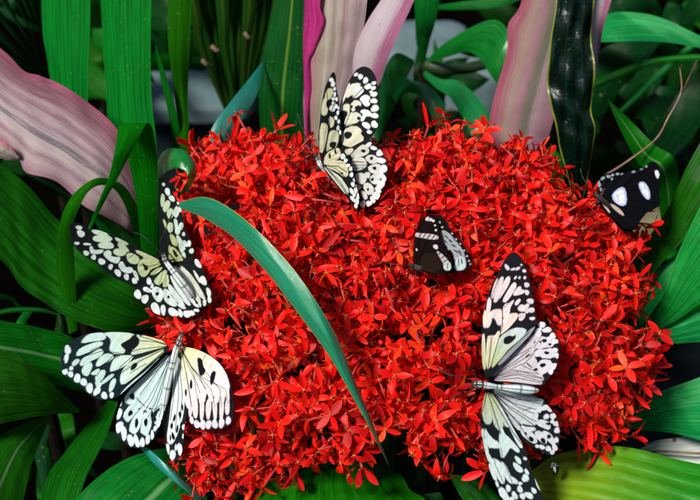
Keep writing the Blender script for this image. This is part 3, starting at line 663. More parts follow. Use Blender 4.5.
# --- B: upper left butterfly
b1, b2, b3 = Z(60, 210), Z(130, 170), Z(130, 245)
root = empty('butterfly', 'black and pale green butterfly partly behind a green strap leaf at left', 'butterfly', tuple(P(165, 260, .70)), GRP)
gw = grad((80, 235), (.66, .86, .74), (165, 262), (.46, .52, .20)); hB = (164.5, 261)
wing(root, 'forewing', b1("625,308 560,275 480,238 410,203 350,168 300,143 240,124 180,117 130,87 90,78 62,90 58,112 72,190 108,245 165,296 225,332 288,382 350,427 420,457 470,482 505,474 560,424 605,380"),
     hB, .692, (.00012, -.0001), BLK, [
     cellsB(b1, gw, "195,125 240,128 302,152 290,160 218,150", "203,178 225,160 300,160 327,180 312,194 225,197", "236,220 258,202 310,198 337,225 322,240 255,237",
           "345,173 362,178 427,210 415,220 355,192", "362,210 383,203 415,233 432,264 390,248 368,230", "333,258 350,243 400,246 414,270 385,288 343,277", "416,275 450,270 497,300 482,337 443,332 423,312",
           "485,348 510,305 560,312 622,330 625,345 562,368 547,400 520,420 493,395", "475,248 560,285 622,318 600,322 480,270", "560,402 600,370 628,358 628,395 590,407", "515,290 560,295 600,318 540,312"),
     cellsB(b1, (.62, .76, .70), "188,226 201,230 206,255 272,248 257,270 200,274 188,255", "268,270 300,250 322,268 312,288 345,298 377,293 362,332 333,327 298,307",
           "363,345 385,318 402,345 407,362 440,357 457,375 440,394 393,387", "453,380 475,383 492,442 473,427"),
     spots(60, 210, 6.25, (.68, .82, .76), "118,110,18,10,20 130,147,24,16,20 105,208,12,8 168,213,22,5 163,269,15,13 210,295,14,12 260,322,19,17 316,355,11,15 361,392,16,20,-30 415,418,14,16 465,443,11,19,-25"),
     cellsB(b1, BLK, "508,328 535,343 552,355 547,378 528,378 522,352"),
     lines(b1, .45, "500,345 560,350 625,335", "430,300 470,270")], curve=-.006)
wing(root, 'forewing', b2("250,600 244,500 240,440 215,370 196,290 184,200 179,120 186,68 205,48 228,72 252,110 277,160 302,200 324,260 330,320 347,380 377,430 392,480 402,520 392,556 350,585 300,600"),
     (167.5, 262), .690, (-.00008, .0001), BLK, [
     cellsB(b2, (.50, .62, .44), "198,150 212,155 216,190 201,237 192,200", "204,240 225,193 250,195 247,225 222,267", "230,270 250,238 270,250 267,290 245,307", "244,330 266,333 267,380 245,392 234,350"),
     cellsB(b2, (.46, .54, .24), "248,400 270,408 297,450 292,478 262,458", "255,560 252,480 285,490 332,555 318,580 270,578", "205,310 218,315 232,360 225,365", "243,480 250,470 252,540 246,560"),
     cellsB(b2, (.62, .74, .66), "290,223 302,240 307,265 287,302 268,270", "273,308 292,308 297,350 314,370 307,402 285,397 285,360", "290,405 312,420 347,490 335,502 300,452", "300,470 320,480 350,540 338,548"),
     spots(130, 170, 6.25, (.68, .80, .72), "210,90,8,9 235,135,14,20,-20 262,178,22,11,45 312,245,9,15 320,350,12,20 345,460,10,22,-30 370,458,10,16 385,505,14,13 303,205,7,10 335,400,7,12"),
     cellsB(b2, BLK, "264,500 275,495 305,540 285,548")], curve=.004)
wing(root, 'hindwing', b3("180,150 150,180 110,208 60,248 28,288 28,332 90,368 150,422 210,442 300,457 370,457 425,432 436,392 385,335 310,250 250,170"),
     (165.5, 263), .688, (.00003, -.00008), BLK, [
     cellsB(b3, (.48, .60, .34), "153,215 213,158 236,163 190,252 153,237", "203,255 233,172 243,240 225,263", "128,180 150,165 200,135 190,160 140,188"),
     cellsB(b3, (.66, .76, .72), "138,275 165,260 202,280 207,327 180,362 143,320", "208,273 240,283 257,325 292,355 287,387 238,367 213,340", "240,238 282,285 342,375 330,388 285,342 243,282",
           "250,200 262,190 330,300 380,372 365,378 310,320", "255,160 270,150 360,280 415,370 400,380 330,290", "290,370 320,372 350,395 330,398"),
     spots(130, 245, 6.25, (.76, .84, .82), "118,225,13,20 137,255,8,14 108,280,25,13,15 48,308,20,25 93,337,17,27,10 160,398,23,36,-25 207,405,13,29,-10 270,420,29,22,30 315,425,11,22,-20 358,430,24,19,30 388,425,10,17,-30 425,380,18,7,10 415,408,14,8"),
     spots(130, 245, 6.25, BLK, "170,305,12,10 240,325,9,9"),
     lines(b3, .4, "220,130 300,250 395,375", "225,150 270,260 330,340")], curve=-.004)
wing(root, 'hindwing', b3("300,108 380,128 412,88 442,118 482,218 517,310 512,362 472,385 432,392 392,330 300,190"),
     (167, 263), .691, (-.00025, .00002), BLK, [
     cellsB(b3, (.64, .68, .60), "320,125 400,208 472,330 458,342 398,260 325,160", "393,148 430,200 442,242 413,200", "295,130 350,180 432,300 444,362 420,352 378,270", "270,130 300,140 350,200 330,195"),
     spots(130, 245, 6.25, (.74, .78, .74), "425,115,13,29,-25 458,222,15,30,-20 492,295,11,27,-20 497,340,9,20,-15 466,360,10,16 436,370,7,16"),
     lines(b3, .4, "290,130 380,230 460,370")], curve=.0)
body(root, b3("205,50 212,65 218,90 235,120 270,165 325,235 375,300 405,342"), [.9, 1.9, 2.7, 2.5, 3.0, 4.0, 3.6, 1.2], [.680, .680, .679, .679, .678, .679, .682, .686], KITE)
antenna(root, (162, 254, .680), (160, 243, .676), (166, 228, .674), (172, 214, .676))
antenna(root, (163, 254, .680), (152, 244, .676), (143, 236, .676), (134, 232, .68))
legs(root, 166, 262, .684, [(-.6, -.8), (.3, -1), (.9, -.3), (.8, .5)])

# --- C: lower left butterfly, spread flat
c1, c2, c3, c4 = Z(50, 325), Z(100, 385), Z(150, 325), Z(55, 320, 3.448)
root = empty('butterfly', 'white and black butterfly spread flat, head upward, over green leaves at lower left', 'butterfly', tuple(P(175, 350, .69)), GRP)
cw = grad((115, 358), (.68, .90, .83), (168, 344), (.78, .82, .42))
wing(root, 'forewing', c1("700,96 625,74 540,54 450,44 370,41 290,47 235,54 180,74 120,108 80,148 68,190 71,240 79,300 128,342 190,382 240,432 310,467 360,467 400,457 432,440 500,380 580,310 660,230 730,160"),
     (169.5, 347), .676, (.00006, -.00005), (.010, .024, .030), [
     cells(c1, cw, "198,112 205,92 238,60 300,50 335,52 350,75 330,92 270,98", "330,52 400,46 520,54 517,74 482,90 446,112 450,135 470,150 456,180 410,181 374,160 378,130 386,100 372,72",
           "163,182 190,145 280,110 327,104 322,130 250,162 175,192", "188,247 200,213 260,180 312,148 332,165 312,197 250,222 205,254", "287,247 310,205 350,178 397,185 387,217 340,237 300,258",
           "373,288 395,220 420,193 522,189 492,232 450,262 400,283", "500,182 560,112 562,64 640,78 700,98 742,127 640,152 540,182", "438,335 455,280 500,230 600,197 740,138 610,250 530,318 450,378",
           "540,120 545,62 560,66"),
     cells(c1, (.66, .88, .82), "198,287 215,253 245,233 264,245 257,270 236,317 213,312", "252,302 300,273 312,285 282,312", "286,318 320,283 347,285 332,330 300,362 286,345", "318,362 380,308 402,310 352,352 325,368",
           "282,350 322,362 312,388 292,384", "368,422 378,360 400,333 412,345 392,402", "136,240 165,212 186,222 150,258", "440,432 500,368 620,275 700,190 640,290 560,375 450,442"),
     spots(50, 325, 6.25, (.78, .93, .92), "110,155,17,25,-20 102,207,11,28,15 132,270,12,10 93,292,15,16 128,307,16,15 170,332,20,23 210,356,18,21,20 247,393,19,28,15 293,412,16,26,25 339,440,15,21 385,437,12,15"),
     cells(c1, (.008, .012, .014), "498,288 514,240 552,232 536,272", "520,60 545,72 560,90 555,125 520,155 490,172 470,165 466,150 442,132 446,112 480,102 500,85"),
     lines(c1, .5, "740,132 640,160 525,188 400,182", "740,136 560,225 440,300", "740,134 600,262 470,380", "560,70 742,124", "345,120 250,160", "350,170 420,190", "740,128 660,105 540,95", "740,132 650,140 560,150 455,180 340,240 250,300", "520,190 440,260 400,330", "400,185 330,255 290,320", "600,240 500,300", "455,180 330,160 200,200")], curve=-.004)
wing(root, 'hindwing', [(160, 357), (150, 368), (135, 382), (125, 395), (119, 408), (116, 422), (117, 434), (123, 442), (131, 447), (140, 448), (148, 444), (155, 436), (160, 425), (164, 410), (168, 390), (172, 370)],
     (171, 351), .680, (.00004, -.00006), (.012, .024, .030), [
     cells(lambda q: pts(q), (.68, .86, .86), "171,351 152,371 139,386 131,400 140,408 152,412 163,404 168,385 172,368", "171,360 163,380 160,402 166,408 170,390"),
     cells(c2, (.68, .88, .86), "150,98 168,55 260,-35 330,-95 440,-205 395,-110 305,0 248,75 190,123", "143,187 190,123 242,93 243,142 180,228 163,223", "178,277 225,163 267,148 267,202 242,277 210,308",
           "252,292 275,200 273,168 312,188 322,242 292,318 268,302", "262,112 375,-60 440,-190 422,-60 352,62 292,122", "290,152 352,62 372,-10 432,-160 402,62 347,142 312,202", "338,232 375,148 387,202 360,253",
           "372,172 388,60 442,-110 432,62 402,172"),
     spots(100, 385, 6.25, (.82, .94, .94), "127,108,10,17 118,178,15,33,20 120,262,20,33,10 149,300,16,38 192,345,20,31,-10 229,350,13,35,-15 264,358,12,29 298,340,12,28 326,312,9,25 345,270,8,18,20 368,245,8,17,20 385,195,8,18,20"),
     spots(100, 385, 6.25, (.006, .010, .012), "202,72,17,18 190,175,13,19,15 228,237,11,27 286,232,10,26 325,180,8,18 345,215,6,14"),
     lines(c2, .4, "440,-200 250,60", "440,-190 330,80 270,180", "440,-180 380,60 320,220", "230,90 270,125 330,150", "440,-190 210,20", "440,-180 410,60", "430,-150 300,90 180,230", "435,-150 350,100 300,200", "440,-160 395,90 370,200", "420,-150 180,70", "225,75 262,115 310,150 350,150 390,110")], curve=.002)
wing(root, 'hindwing', [(172, 372), (170, 395), (168, 412), (166, 428), (165.5, 441), (168, 454), (173, 461), (179, 458), (182.5, 449), (184, 430), (186, 415), (186, 400), (184.5, 380), (180, 360)],
     (176, 352), .676, (-.0004, -.00008), (.012, .020, .025), [
     cells(c2, (.80, .88, .86), "438,205 455,60 475,-190 505,-150 527,0 527,100 517,192 492,272 467,342 440,372 418,342"),
     spots(100, 385, 6.25, (.006, .010, .012), "465,205,8,22,10 500,185,8,22 448,255,8,20 457,320,9,26,-10 482,275,8,24,10 507,250,7,20 497,325,7,20 440,330,5,18 478,340,5,16 515,140,6,20"),
     spots(100, 385, 6.25, (.74, .84, .84), "423,400,10,30 453,438,15,32 499,400,13,33 523,262,8,15 475,390,6,17 522,320,6,14"),
     lines(c2, .45, "480,-180 462,60 440,220", "485,-180 492,60 470,280", "490,-180 515,60 500,220")], curve=0)
wing(root, 'forewing', c4("448,92 480,99 520,114 560,139 590,174 606,215 613,260 616,310 609,356 576,374 520,380 480,370 462,342 450,290 441,200 434,130"),
     (180, 347), .672, (-.00055, -.00008), (.014, .012, .018), [
     cells(c4, grad((185, 355), (.82, .84, .48), (208, 378), (.88, .84, .84)), "434,95 450,92 480,100 520,116 558,141 586,177 600,215 604,250 598,285 588,250 580,290 570,252 560,292 548,248 540,290 524,240 514,288 502,295 496,255 484,298 470,310 455,300 446,260 438,150"),
     spots(55, 320, 3.448, (.84, .76, .78), "485,306,7,34 507,304,7,36 530,305,8,34 552,305,7,34 575,304,7,36 595,298,6,30 468,295,6,34"),
     spots(55, 320, 3.448, (.80, .76, .82), "490,359,9,12 510,361,9,13 530,360,9,13 552,358,9,13 575,355,9,14 598,346,7,13 472,345,6,11"),
     cells(c4, (.010, .008, .012), "490,128 508,133 512,160 522,175 512,190 500,195 494,165", "540,178 557,174 550,212 538,228 534,205", "600,225 612,240 615,300 604,300"),
     spots(55, 320, 3.448, (.010, .008, .012), "470,222,4,18 452,250,3,14"),
     lines(c4, .7, "436,98 470,160 498,192"), lines(c4, .35, "438,100 455,200 470,290", "470,160 500,250", "498,192 560,225", "520,120 508,140", "498,192 520,240", "436,100 480,200 495,290", "437,102 462,230 472,300", "470,160 520,235", "500,195 540,240 552,300", "522,180 570,240 575,300", "545,215 590,240 597,290")], curve=.0)
body(root, [(183, 333), (181, 337), (179, 343), (176, 350), (172, 366), (168, 384), (165, 400), (163.5, 412)], [.8, 2.3, 3.0, 3.2, 3.0, 3.2, 3.0, 1.0], [.665, .665, .665, .666, .668, .670, .672, .674], KITE)
antenna(root, (183, 334, .665), (189, 326, .661), (196, 320, .66), (206, 316, .663))
antenna(root, (181, 334, .665), (176, 328, .66), (169, 324, .66), (160, 323, .664))
legs(root, 180, 344, .668, [(.9, -.4), (-.8, -.5), (.3, -1), (1, .2)])

# --- D: large lower right butterfly
d1, d2, d3, d4 = Z(465, 245), Z(465, 310), Z(465, 370), Z(465, 420)
root = empty('butterfly', 'large white and black butterfly spread flat, head to the left, over lower right flowers', 'butterfly', tuple(P(486, 381, .62)), GRP)
dw = grad((488, 372), (.60, .66, .34), (505, 330), (.90, .78, .70))
wing(root, 'forewing', d2("116,385 106,300 103,180")+d1("105,486 118,420 135,340 165,258 205,178 240,110 270,64 305,46 342,70 372,120 392,180 412,250 427,330 437,400 452,470")+d2("442,100 402,162 332,237 252,312 165,408"),
     (486, 379), .606, (.00004, -.00028), (.016, .014, .018), [
     cells(d1, (.86, .76, .76), "163,325 180,258 195,223 207,208 192,270 172,335", "178,352 200,270 222,203 242,203 222,270 207,340 190,358", "208,342 235,250 265,198 282,205 272,247 237,302",
           "233,352 270,285 305,233 322,250 302,292 255,358", "300,312 330,268 347,260 347,280 372,285 362,302 320,314", "233,442 240,378 290,358 307,343 277,395 277,427 245,454",
           "310,367 335,338 347,345 322,378", "328,397 350,373 375,383 387,368 402,375 377,412 345,414", "333,462 375,423 372,452 350,474", "133,442 140,360 150,328 162,345 157,400 140,454",
           "118,505 118,455 128,452 132,505", "145,470 152,425 190,402 228,410 232,455 226,498 205,500 190,460 170,450"),
     cells(d2, dw, "106,325 108,160 120,150 126,300 126,385", "115,105 115,5 130,8 131,112", "133,92 145,10 167,30 162,80 140,115", "198,50 193,5 226,-5 226,40 212,65", "132,335 140,168 160,163 187,165 212,128 217,160 177,272 147,378",
           "223,155 240,38 320,18 332,40 272,112 230,145"),
     cells(d2, grad((492, 372), (.50, .60, .20), (520, 330), (.66, .76, .78)), "157,375 188,250 215,173 300,113 382,118 372,152 330,192 280,238 220,303"),
     cells(d2, (.34, .36, .38), "205,335 300,235 420,125 436,118 400,160 300,262 215,345", "330,208 400,128 440,105 436,125 380,170"),
     cells(d2, (.012, .012, .014), "238,208 243,176 262,164 284,160 300,167 317,152 318,175 292,202 264,218"),
     spots(465, 245, 6.25, (.80, .72, .78), "262,140,9,18,-30 300,152,13,5,-20 330,148,14,6,-25 370,163,10,8 373,205,7,7 385,250,15,12 386,297,12,14 408,352,18,15 414,407,17,14 420,460,14,9 352,125,5,3 340,205,6,5,-40 315,205,5,9,40"),
     spots(465, 310, 6.25, (.76, .66, .70), "352,38,18,15 385,8,12,10 415,8,12,8"),
     lines(d2, .5, "140,410 155,280 165,170", "145,405 215,165 235,100 232,0", "150,405 270,250 400,140", "225,155 300,110"), lines(d1, .4, "232,500 235,400 310,330", "160,340 210,200")], curve=.002, NT=340, NS=140)
wing(root, 'hindwing', d2("165,400 222,332 302,242 382,170 440,115 460,80 485,70 522,98 557,143 582,190 589,250 582,310 567,360 542,405 512,440 490,470 400,468 250,455"),
     (487.5, 380), .6115, (.00006, -.00022), (.018, .016, .022), [
     cells(d2, (.70, .66, .70), "152,428 232,335 330,245 415,178 440,240 420,262 445,330 480,412 485,440 300,445"),
     cells(d2, (.72, .66, .70), "268,287 300,248 352,213 347,240 300,292", "328,237 375,213 402,225 397,247 340,253", "148,427 250,328 400,248 422,262 397,292 300,322 200,402",
           "363,342 400,298 427,288 452,330 442,350 482,390 482,412 440,388", "175,412 260,365 340,345 440,388 492,425 482,442 300,402", "150,436 300,410 420,428 482,448 470,467 300,445",
           "393,187 435,148 457,160 432,197 400,202"),
     cells(d2, (.80, .76, .82), "433,232 450,178 480,163 542,195 552,227 500,232 460,243", "427,277 450,248 500,250 540,238 562,270 552,302 500,298 450,293",
           "448,352 468,320 495,310 542,320 532,367 505,390 480,402 460,375"),
     spots(465, 310, 6.25, (.88, .84, .88), "478,92,20,17 512,125,25,15 455,142,20,22 545,165,18,19 560,197,22,14 562,252,16,12 573,285,10,14 555,352,20,18 535,385,15,14 470,120,8,8 520,178,10,8"),
     spots(465, 310, 6.25, BLK, "495,192,14,12 510,268,15,10 485,345,17,13 442,372,12,9 462,300,14,10 530,215,10,7 545,305,9,8 470,200,7,7"),
     lines(d2, .45, "150,430 300,345 430,270", "150,432 340,345 370,335 420,285", "180,420 340,380 480,425", "160,434 330,405 470,445", "355,345 450,390", "330,235 280,300", "430,235 480,160", "200,400 400,255", "150,428 260,300 400,190", "150,430 280,310 415,235", "155,434 300,375 460,400", "160,436 330,395 490,432", "165,438 330,425 475,455"), spots(465, 310, 6.25, BLK, "300,265,26,4,-42 352,200,20,4,-38 250,335,30,3,-42 390,285,5,16,50 400,345,4,22,-50")], curve=.001)
wing(root, 'forewing', d3("120,165 102,260 98,340 105,410")+d4("108,110 120,180 140,260 165,340 200,420 235,510 290,555 380,560 450,530 482,500 470,440 440,370 402,270 382,190 330,100 290,30")+d3("220,220 165,135"),
     (485.5, 388), .608, (.0000, .00013), (.014, .020, .024), [
     cells(d3, grad((485, 390), (.56, .60, .28), (490, 430), (.62, .74, .66)), "125,335 108,260 118,190 135,128 155,200 167,292 160,335", "180,332 150,190 140,128 170,180 217,290 242,360 225,384 198,360",
           "248,347 180,200 150,130 222,222 292,352 270,354", "105,368 120,370 116,425 105,412"),
     cells(d4, (.76, .90, .88), "128,130 125,78 132,50 172,110 207,140 217,172 180,172 150,172", "217,152 215,98 228,50 262,100 300,140 342,190 330,203 282,162 262,200 232,242 220,192",
           "113,108 125,120 150,210 172,262 150,262 128,200", "158,262 175,238 217,260 242,312 247,392 225,394 188,320", "148,272 165,280 202,372 185,374 163,332", "223,260 245,268 292,370 303,397 275,388 248,342",
           "268,345 300,358 332,385 320,398 288,382", "308,223 340,238 352,272 330,267", "298,263 330,278 362,310 352,328 318,312", "300,90 250,-20 200,-110 300,20 330,90 362,172 340,168", "222,60 240,62 250,120 235,150"),
     spots(465, 420, 6.25, (.80, .92, .94), "377,362,18,23,-20 343,432,14,19 375,240,10,8 385,322,9,17,-30 240,460,22,40,-30 345,395,10,8 270,425,12,20,-20 310,470,14,22,-20 400,470,28,14,40 455,400,8,36,-20 360,475,14,18 430,440,10,20,-30 200,400,8,18,-20 290,500,14,20 250,510,12,20"),
     cells(d4, (.010, .016, .020), "125,20 160,50 205,65 212,105 205,138 165,108 132,62", "228,30 262,65 290,110 250,92", "145,180 175,170 215,205 222,250 180,232 150,215"),
     lines(d3, .55, "140,130 180,260 225,400", "145,128 230,270 300,390 370,480", "138,130 110,260"), lines(d4, .4, "222,170 240,260 300,400", "170,180 190,280 240,390")], curve=.001, NT=340, NS=140)
wing(root, 'hindwing', d3("250,145 350,155 460,168 492,190 517,220 542,250 572,290 582,330 592,380 597,420 590,462 575,505 545,535 500,520 430,485 380,455 300,365 222,255"),
     (487, 386), .6125, (.00006, .00008), (.014, .020, .026), [
     cells(d3, (.70, .78, .80), "160,112 300,145 470,172 488,205 450,245 452,330 400,345 300,305 220,225"),
     cells(d3, (.70, .76, .78), "178,128 300,158 400,188 492,183 472,207 380,202 280,187", "195,148 300,188 380,213 472,213 440,238 370,248 300,217", "178,150 280,228 380,268 442,330 430,348 370,312 280,257",
           "158,130 230,228 352,342 362,322 300,270", "260,280 300,290 345,350 340,380 300,340"),
     cells(d3, (.80, .84, .88), "358,257 420,243 457,270 447,308 400,288", "438,320 480,308 532,330 527,372 490,358 455,342", "350,343 380,358 430,358 442,372 400,384 360,372", "348,360 385,373 432,400 452,447 430,457 390,432 352,397",
           "438,383 475,383 512,430 502,462 470,442 443,415", "483,378 530,393 557,440 562,472 530,452 498,410"),
     spots(465, 370, 6.25, (.86, .88, .92), "470,245,22,17 502,232,18,14 530,243,16,14 550,286,18,16 507,290,15,14 570,335,16,14 576,375,15,18 545,320,10,10 480,480,17,11,40 520,490,16,14 560,482,12,22,-30 545,512,12,12 570,435,10,16 450,475,10,8"),
     spots(465, 370, 6.25, BLK, "488,265,14,12 520,335,15,8 413,430,13,18,-20 488,440,13,18,-20 524,415,14,12 465,300,12,8 545,355,10,8 380,395,6,10,-30"),
     lines(d3, .45, "160,120 300,172 470,208", "160,125 300,205 440,245", "165,130 280,240 440,350", "200,120 330,150 470,175", "180,118 340,185 478,190", "165,125 330,230 430,270", "160,130 260,215 400,300 445,320", "160,132 250,240 350,340", "160,130 340,345", "345,350 400,440", "360,250 410,240")], curve=.001)
body(root, [(471.5, 385), (475, 384.5), (481, 384.5), (488, 385.5), (499, 387), (516, 388.5), (530, 390), (539, 390.5)], [.9, 2.7, 3.6, 3.4, 2.6, 4.2, 4.2, 1.4], [.602, .602, .600, .600, .602, .604, .606, .608], KITE)
antenna(root, (472, 384, .602), (460, 377, .597), (447, 374, .597), (436, 366, .60))
antenna(root, (472, 386, .602), (460, 393, .597), (449, 401, .598), (440, 412, .60))
legs(root, 478, 385, .604, [(-.8, -.6), (-.9, .6), (-.3, -1), (-.3, 1)])

# --- E: small brown butterfly
e1 = Z(400, 205)
root = empty('butterfly', 'small dark brown butterfly with white bands resting at the centre of the red flowers', 'butterfly', tuple(P(415, 266, .64)))
BR = (.010, .005, .0045)
wing(root, 'hindwing', e1("150,330 200,180 218,80 240,62 268,75 292,110 312,152 357,202 402,262 432,320 447,355 427,402 362,418 250,432 150,418"),
     (415.5, 266.5), .636, (.00005, -.0002), (.012, .008, .009), [
     cells(e1, (.42, .44, .46), "252,165 285,163 332,210 382,270 402,320 412,382 392,407 338,407 350,342 325,282 285,252 263,212"),
     cells(e1, (.62, .74, .76), "350,340 390,320 408,380 390,402 345,403"),
     spots(400, 205, 6.25, (.5, .5, .5), "220,125,5 222,160,5 300,275,8,9 345,330,7,9 245,110,6 262,140,6,4 430,350,4 418,320,4 400,285,4 375,245,4 350,215,4 325,180,4 440,370,4"),
     spots(400, 205, 6.25, (.012, .008, .009), "290,200,4,16,-50 315,225,4,16,-50 335,255,4,18,-55 350,290,4,18,-60 375,300,4,22,-30 285,230,4,12,-50 365,355,3,22 385,350,3,22,-10 372,250,4,12,-50 345,222,3,12,-50")], curve=.002, NT=220, NS=90)
wing(root, 'forewing', e1("88,352 82,325 85,260 95,190 110,130 140,85 180,64 217,75 238,112 252,170 272,240 302,290 322,340 327,402 290,424 200,434 130,414"),
     (415.3, 266.5), .632, (.00005, -.00026), BR, [
     cells(e1, (.022, .012, .007), "120,400 140,300 230,300 270,400 200,425"),
     cells(e1, (.66, .56, .58), "98,176 140,183 190,184 238,197 233,213 190,213 140,202 98,197"),
     cells(e1, (.56, .50, .52), "228,290 250,300 294,342 308,372 314,405 284,407 276,372 250,325"),
     cells(e1, (.60, .68, .66), "272,365 310,355 318,405 278,408"),
     spots(400, 205, 6.25, (.72, .68, .70), "172,88,12,9 190,92,9,8 208,100,6,6 222,262,11,14,-30 104,280,3,6 218,128,4 224,158,5"),
     spots(400, 205, 6.25, BR, "125,190,3,18,30 152,192,3,20,40 180,196,3,22,40 208,202,3,22,40 250,302,3,16,40 268,325,3,20,50 285,350,3,22,60 297,380,2.5,22,10 182,88,2,9,20"),
     lines(e1, .3, "100,385 200,240 235,200", "100,388 260,290", "100,392 300,370")], curve=.0, NT=220, NS=90)
body(root, e1("55,372 68,376 90,384 115,394 160,408 215,418"), [.7, 1.8, 2.4, 2.4, 1.9, .6], [.630, .630, .631, .632, .634, .637], ((.09, .07, .06), (.012, .01, .01), (.2, .18, .17)), stripes=True)
antenna(root, (410, 264, .63), (403, 256, .626), (396, 246, .626), (392, 240, .628))
antenna(root, (410, 265, .63), (402, 266, .627), (394, 264, .627), (387, 262, .63))
legs(root, 414, 267, .632, [(-.7, .8), (-.2, 1), (.5, 1), (1.2, 1)], 10)

# --- F: black butterfly with white patches
f1 = Z(585, 150, 5.556)
root = empty('butterfly', 'velvety black butterfly with two bluish white patches at the right beside green blades', 'butterfly', tuple(P(599, 202, .70)))
VB = (.004, .004, .006)
wb = grad((615, 190), (.30, .40, .85), (622, 200), (.70, .80, .95))
wing(root, 'forewing', f1("110,220 160,160 205,138 250,112 290,110 330,95 368,66 400,78 417,115 417,180 412,250 417,300 380,332 340,352 300,402 262,442 215,430 150,370 110,320"),
     (599.5, 201), .700, (-.00002, -.0001), VB, [
     cells(f1, (.46, .55, .80), "150,245 200,204 224,220 231,298 204,312 160,285"), cells(f1, (.84, .88, .95), "160,250 198,220 211,228 221,290 204,300 170,278", soft=1.6),
     cells(f1, (.46, .55, .80), "299,182 330,180 356,222 360,266 348,276 326,254 305,216"), cells(f1, (.84, .88, .95), "308,192 328,190 348,228 350,258 345,262 332,246 314,214", soft=1.6),
     spots(585, 150, 5.556, (.78, .78, .84), "400,134,8,23,-15"),
     spots(585, 150, 5.556, VB, "180,262,1,26,-15 333,212,1,20,-30"),
     spots(585, 150, 5.556, (.22, .30, .34), "270,122,8,5,-20 312,105,7,5,-20 340,92,6,5"),
     spots(585, 150, 5.556, (.55, .42, .36), "178,330,48,8,38 110,326,34,10,42")], curve=.003, NT=240, NS=100)
wing(root, 'hindwing', f1("70,215 72,188 85,152 128,130 165,128 205,124 250,165 262,230 255,330 265,440 230,457 190,432 140,372 90,322 66,280"),
     (598.5, 200), .704, (-.00002, -.00008), VB, [
     spots(585, 150, 5.556, (.30, .38, .44), "130,148,10,6 98,158,10,7,-40 80,195,6,10 152,140,7,5 180,134,7,5 205,136,6,5 150,162,4,5 88,220,5,8 76,180,5,6"),
     spots(585, 150, 5.556, (.10, .05, .06), "100,250,20,12 110,285,16,8 105,225,12,8")], curve=.004, NT=200, NS=80)
body(root, f1("50,240 62,250 85,268 110,290 140,318 170,345"), [.7, 1.9, 2.5, 2.4, 1.9, .6], [.695, .695, .695, .697, .70, .703], ((.05, .03, .035), (.006, .006, .007), (.05, .04, .05)), stripes=True)
antenna(root, (595, 195, .695), (590, 188, .692), (583, 178, .692), (580, 168, .694))
antenna(root, (594, 196, .695), (586, 193, .692), (578, 186, .692), (570, 182, .694))
legs(root, 599, 200, .697, [(-.8, .6), (-.3, 1), (.2, 1), (-1, .1)], 10)

# --- small insect on the yellowing leaf
g1 = Z(465, 420)
root = empty('insect', 'tiny black and white insect on the yellowing leaf just below the large lower butterfly', 'insect', tuple(P(554, 468, .655)))
wing(root, 'wing', g1("535,300 540,272 552,262 566,268 572,290 566,305 552,310"), (553.5, 468), .652, (0, .0003), BLK, [spots(465, 420, 6.25, (.5, .62, .66), "545,270,8,7 568,275,6,9 540,288,6,5")], NT=60, NS=30)
wing(root, 'wing', g1("572,290 585,285 585,310 575,335 562,345 552,330 556,310"), (554.5, 467), .653, (0, .0003), BLK, [spots(465, 420, 6.25, (.3, .4, .4), "575,285,6,4")], NT=60, NS=30)
body(root, g1("548,278 556,290 562,310 566,330"), [.5, 1.3, 1.5, .4], [.650, .650, .650, .651], KITE, eyes=False)
# ------------------------------------------------------------------ flowers
def DS(px, py):
    r2 = ((px-415)/250)**2+((py-300)/185)**2
    return .715+.0003*(300-py)-.075*math.sqrt(max(0, 1-r2))
def petal_geo(V, Fc, UV, MI, ang, length, width, cup, reflex, z0=0, twist=0, fold=.18):
    n, m = 8, 5; off = len(V)
    ca, sa = math.cos(ang), math.sin(ang)
    for i in range(n):
        t = i/(n-1); rr = .0006+t*length
        w = width*(max(t, .0)**.80)*(max(0, 1-t)**.80)*2.35+.00030*(1-t)
        el = cup*t - reflex*t*t
        z = z0+length*el
        for j in range(m):
            s = j/(m-1)*2-1
            y = s*w; zz = z+abs(s)*w*fold*2+s*w*twist
            V.append((ca*rr-sa*y, sa*rr+ca*y, zz)); UV.append(((s+1)/2, t))
    for i in range(n-1):
        for j in range(m-1):
            Fc.append((off+i*m+j, off+(i+1)*m+j, off+(i+1)*m+j+1, off+i*m+j+1)); MI.append(0)
def tube_geo(V, Fc, UV, MI, p0, p1, r0, r1, mi, sides=6, cap=True):
    off = len(V); p0, p1 = Vector(p0), Vector(p1); t = (p1-p0).normalized()
    a = t.orthogonal().normalized(); b = t.cross(a)
    for p, r in ((p0, r0), (p1, r1)):
        for j in range(sides):
            g = 2*math.pi*j/sides; V.append(tuple(p+(a*math.cos(g)+b*math.sin(g))*r)); UV.append((.3, .3))
    for j in range(sides):
        k = (j+1) % sides; Fc.append((off+j, off+k, off+sides+k, off+sides+j)); MI.append(mi)
    if cap: Fc.append(tuple(off+sides+j for j in range(sides))); MI.append(mi)
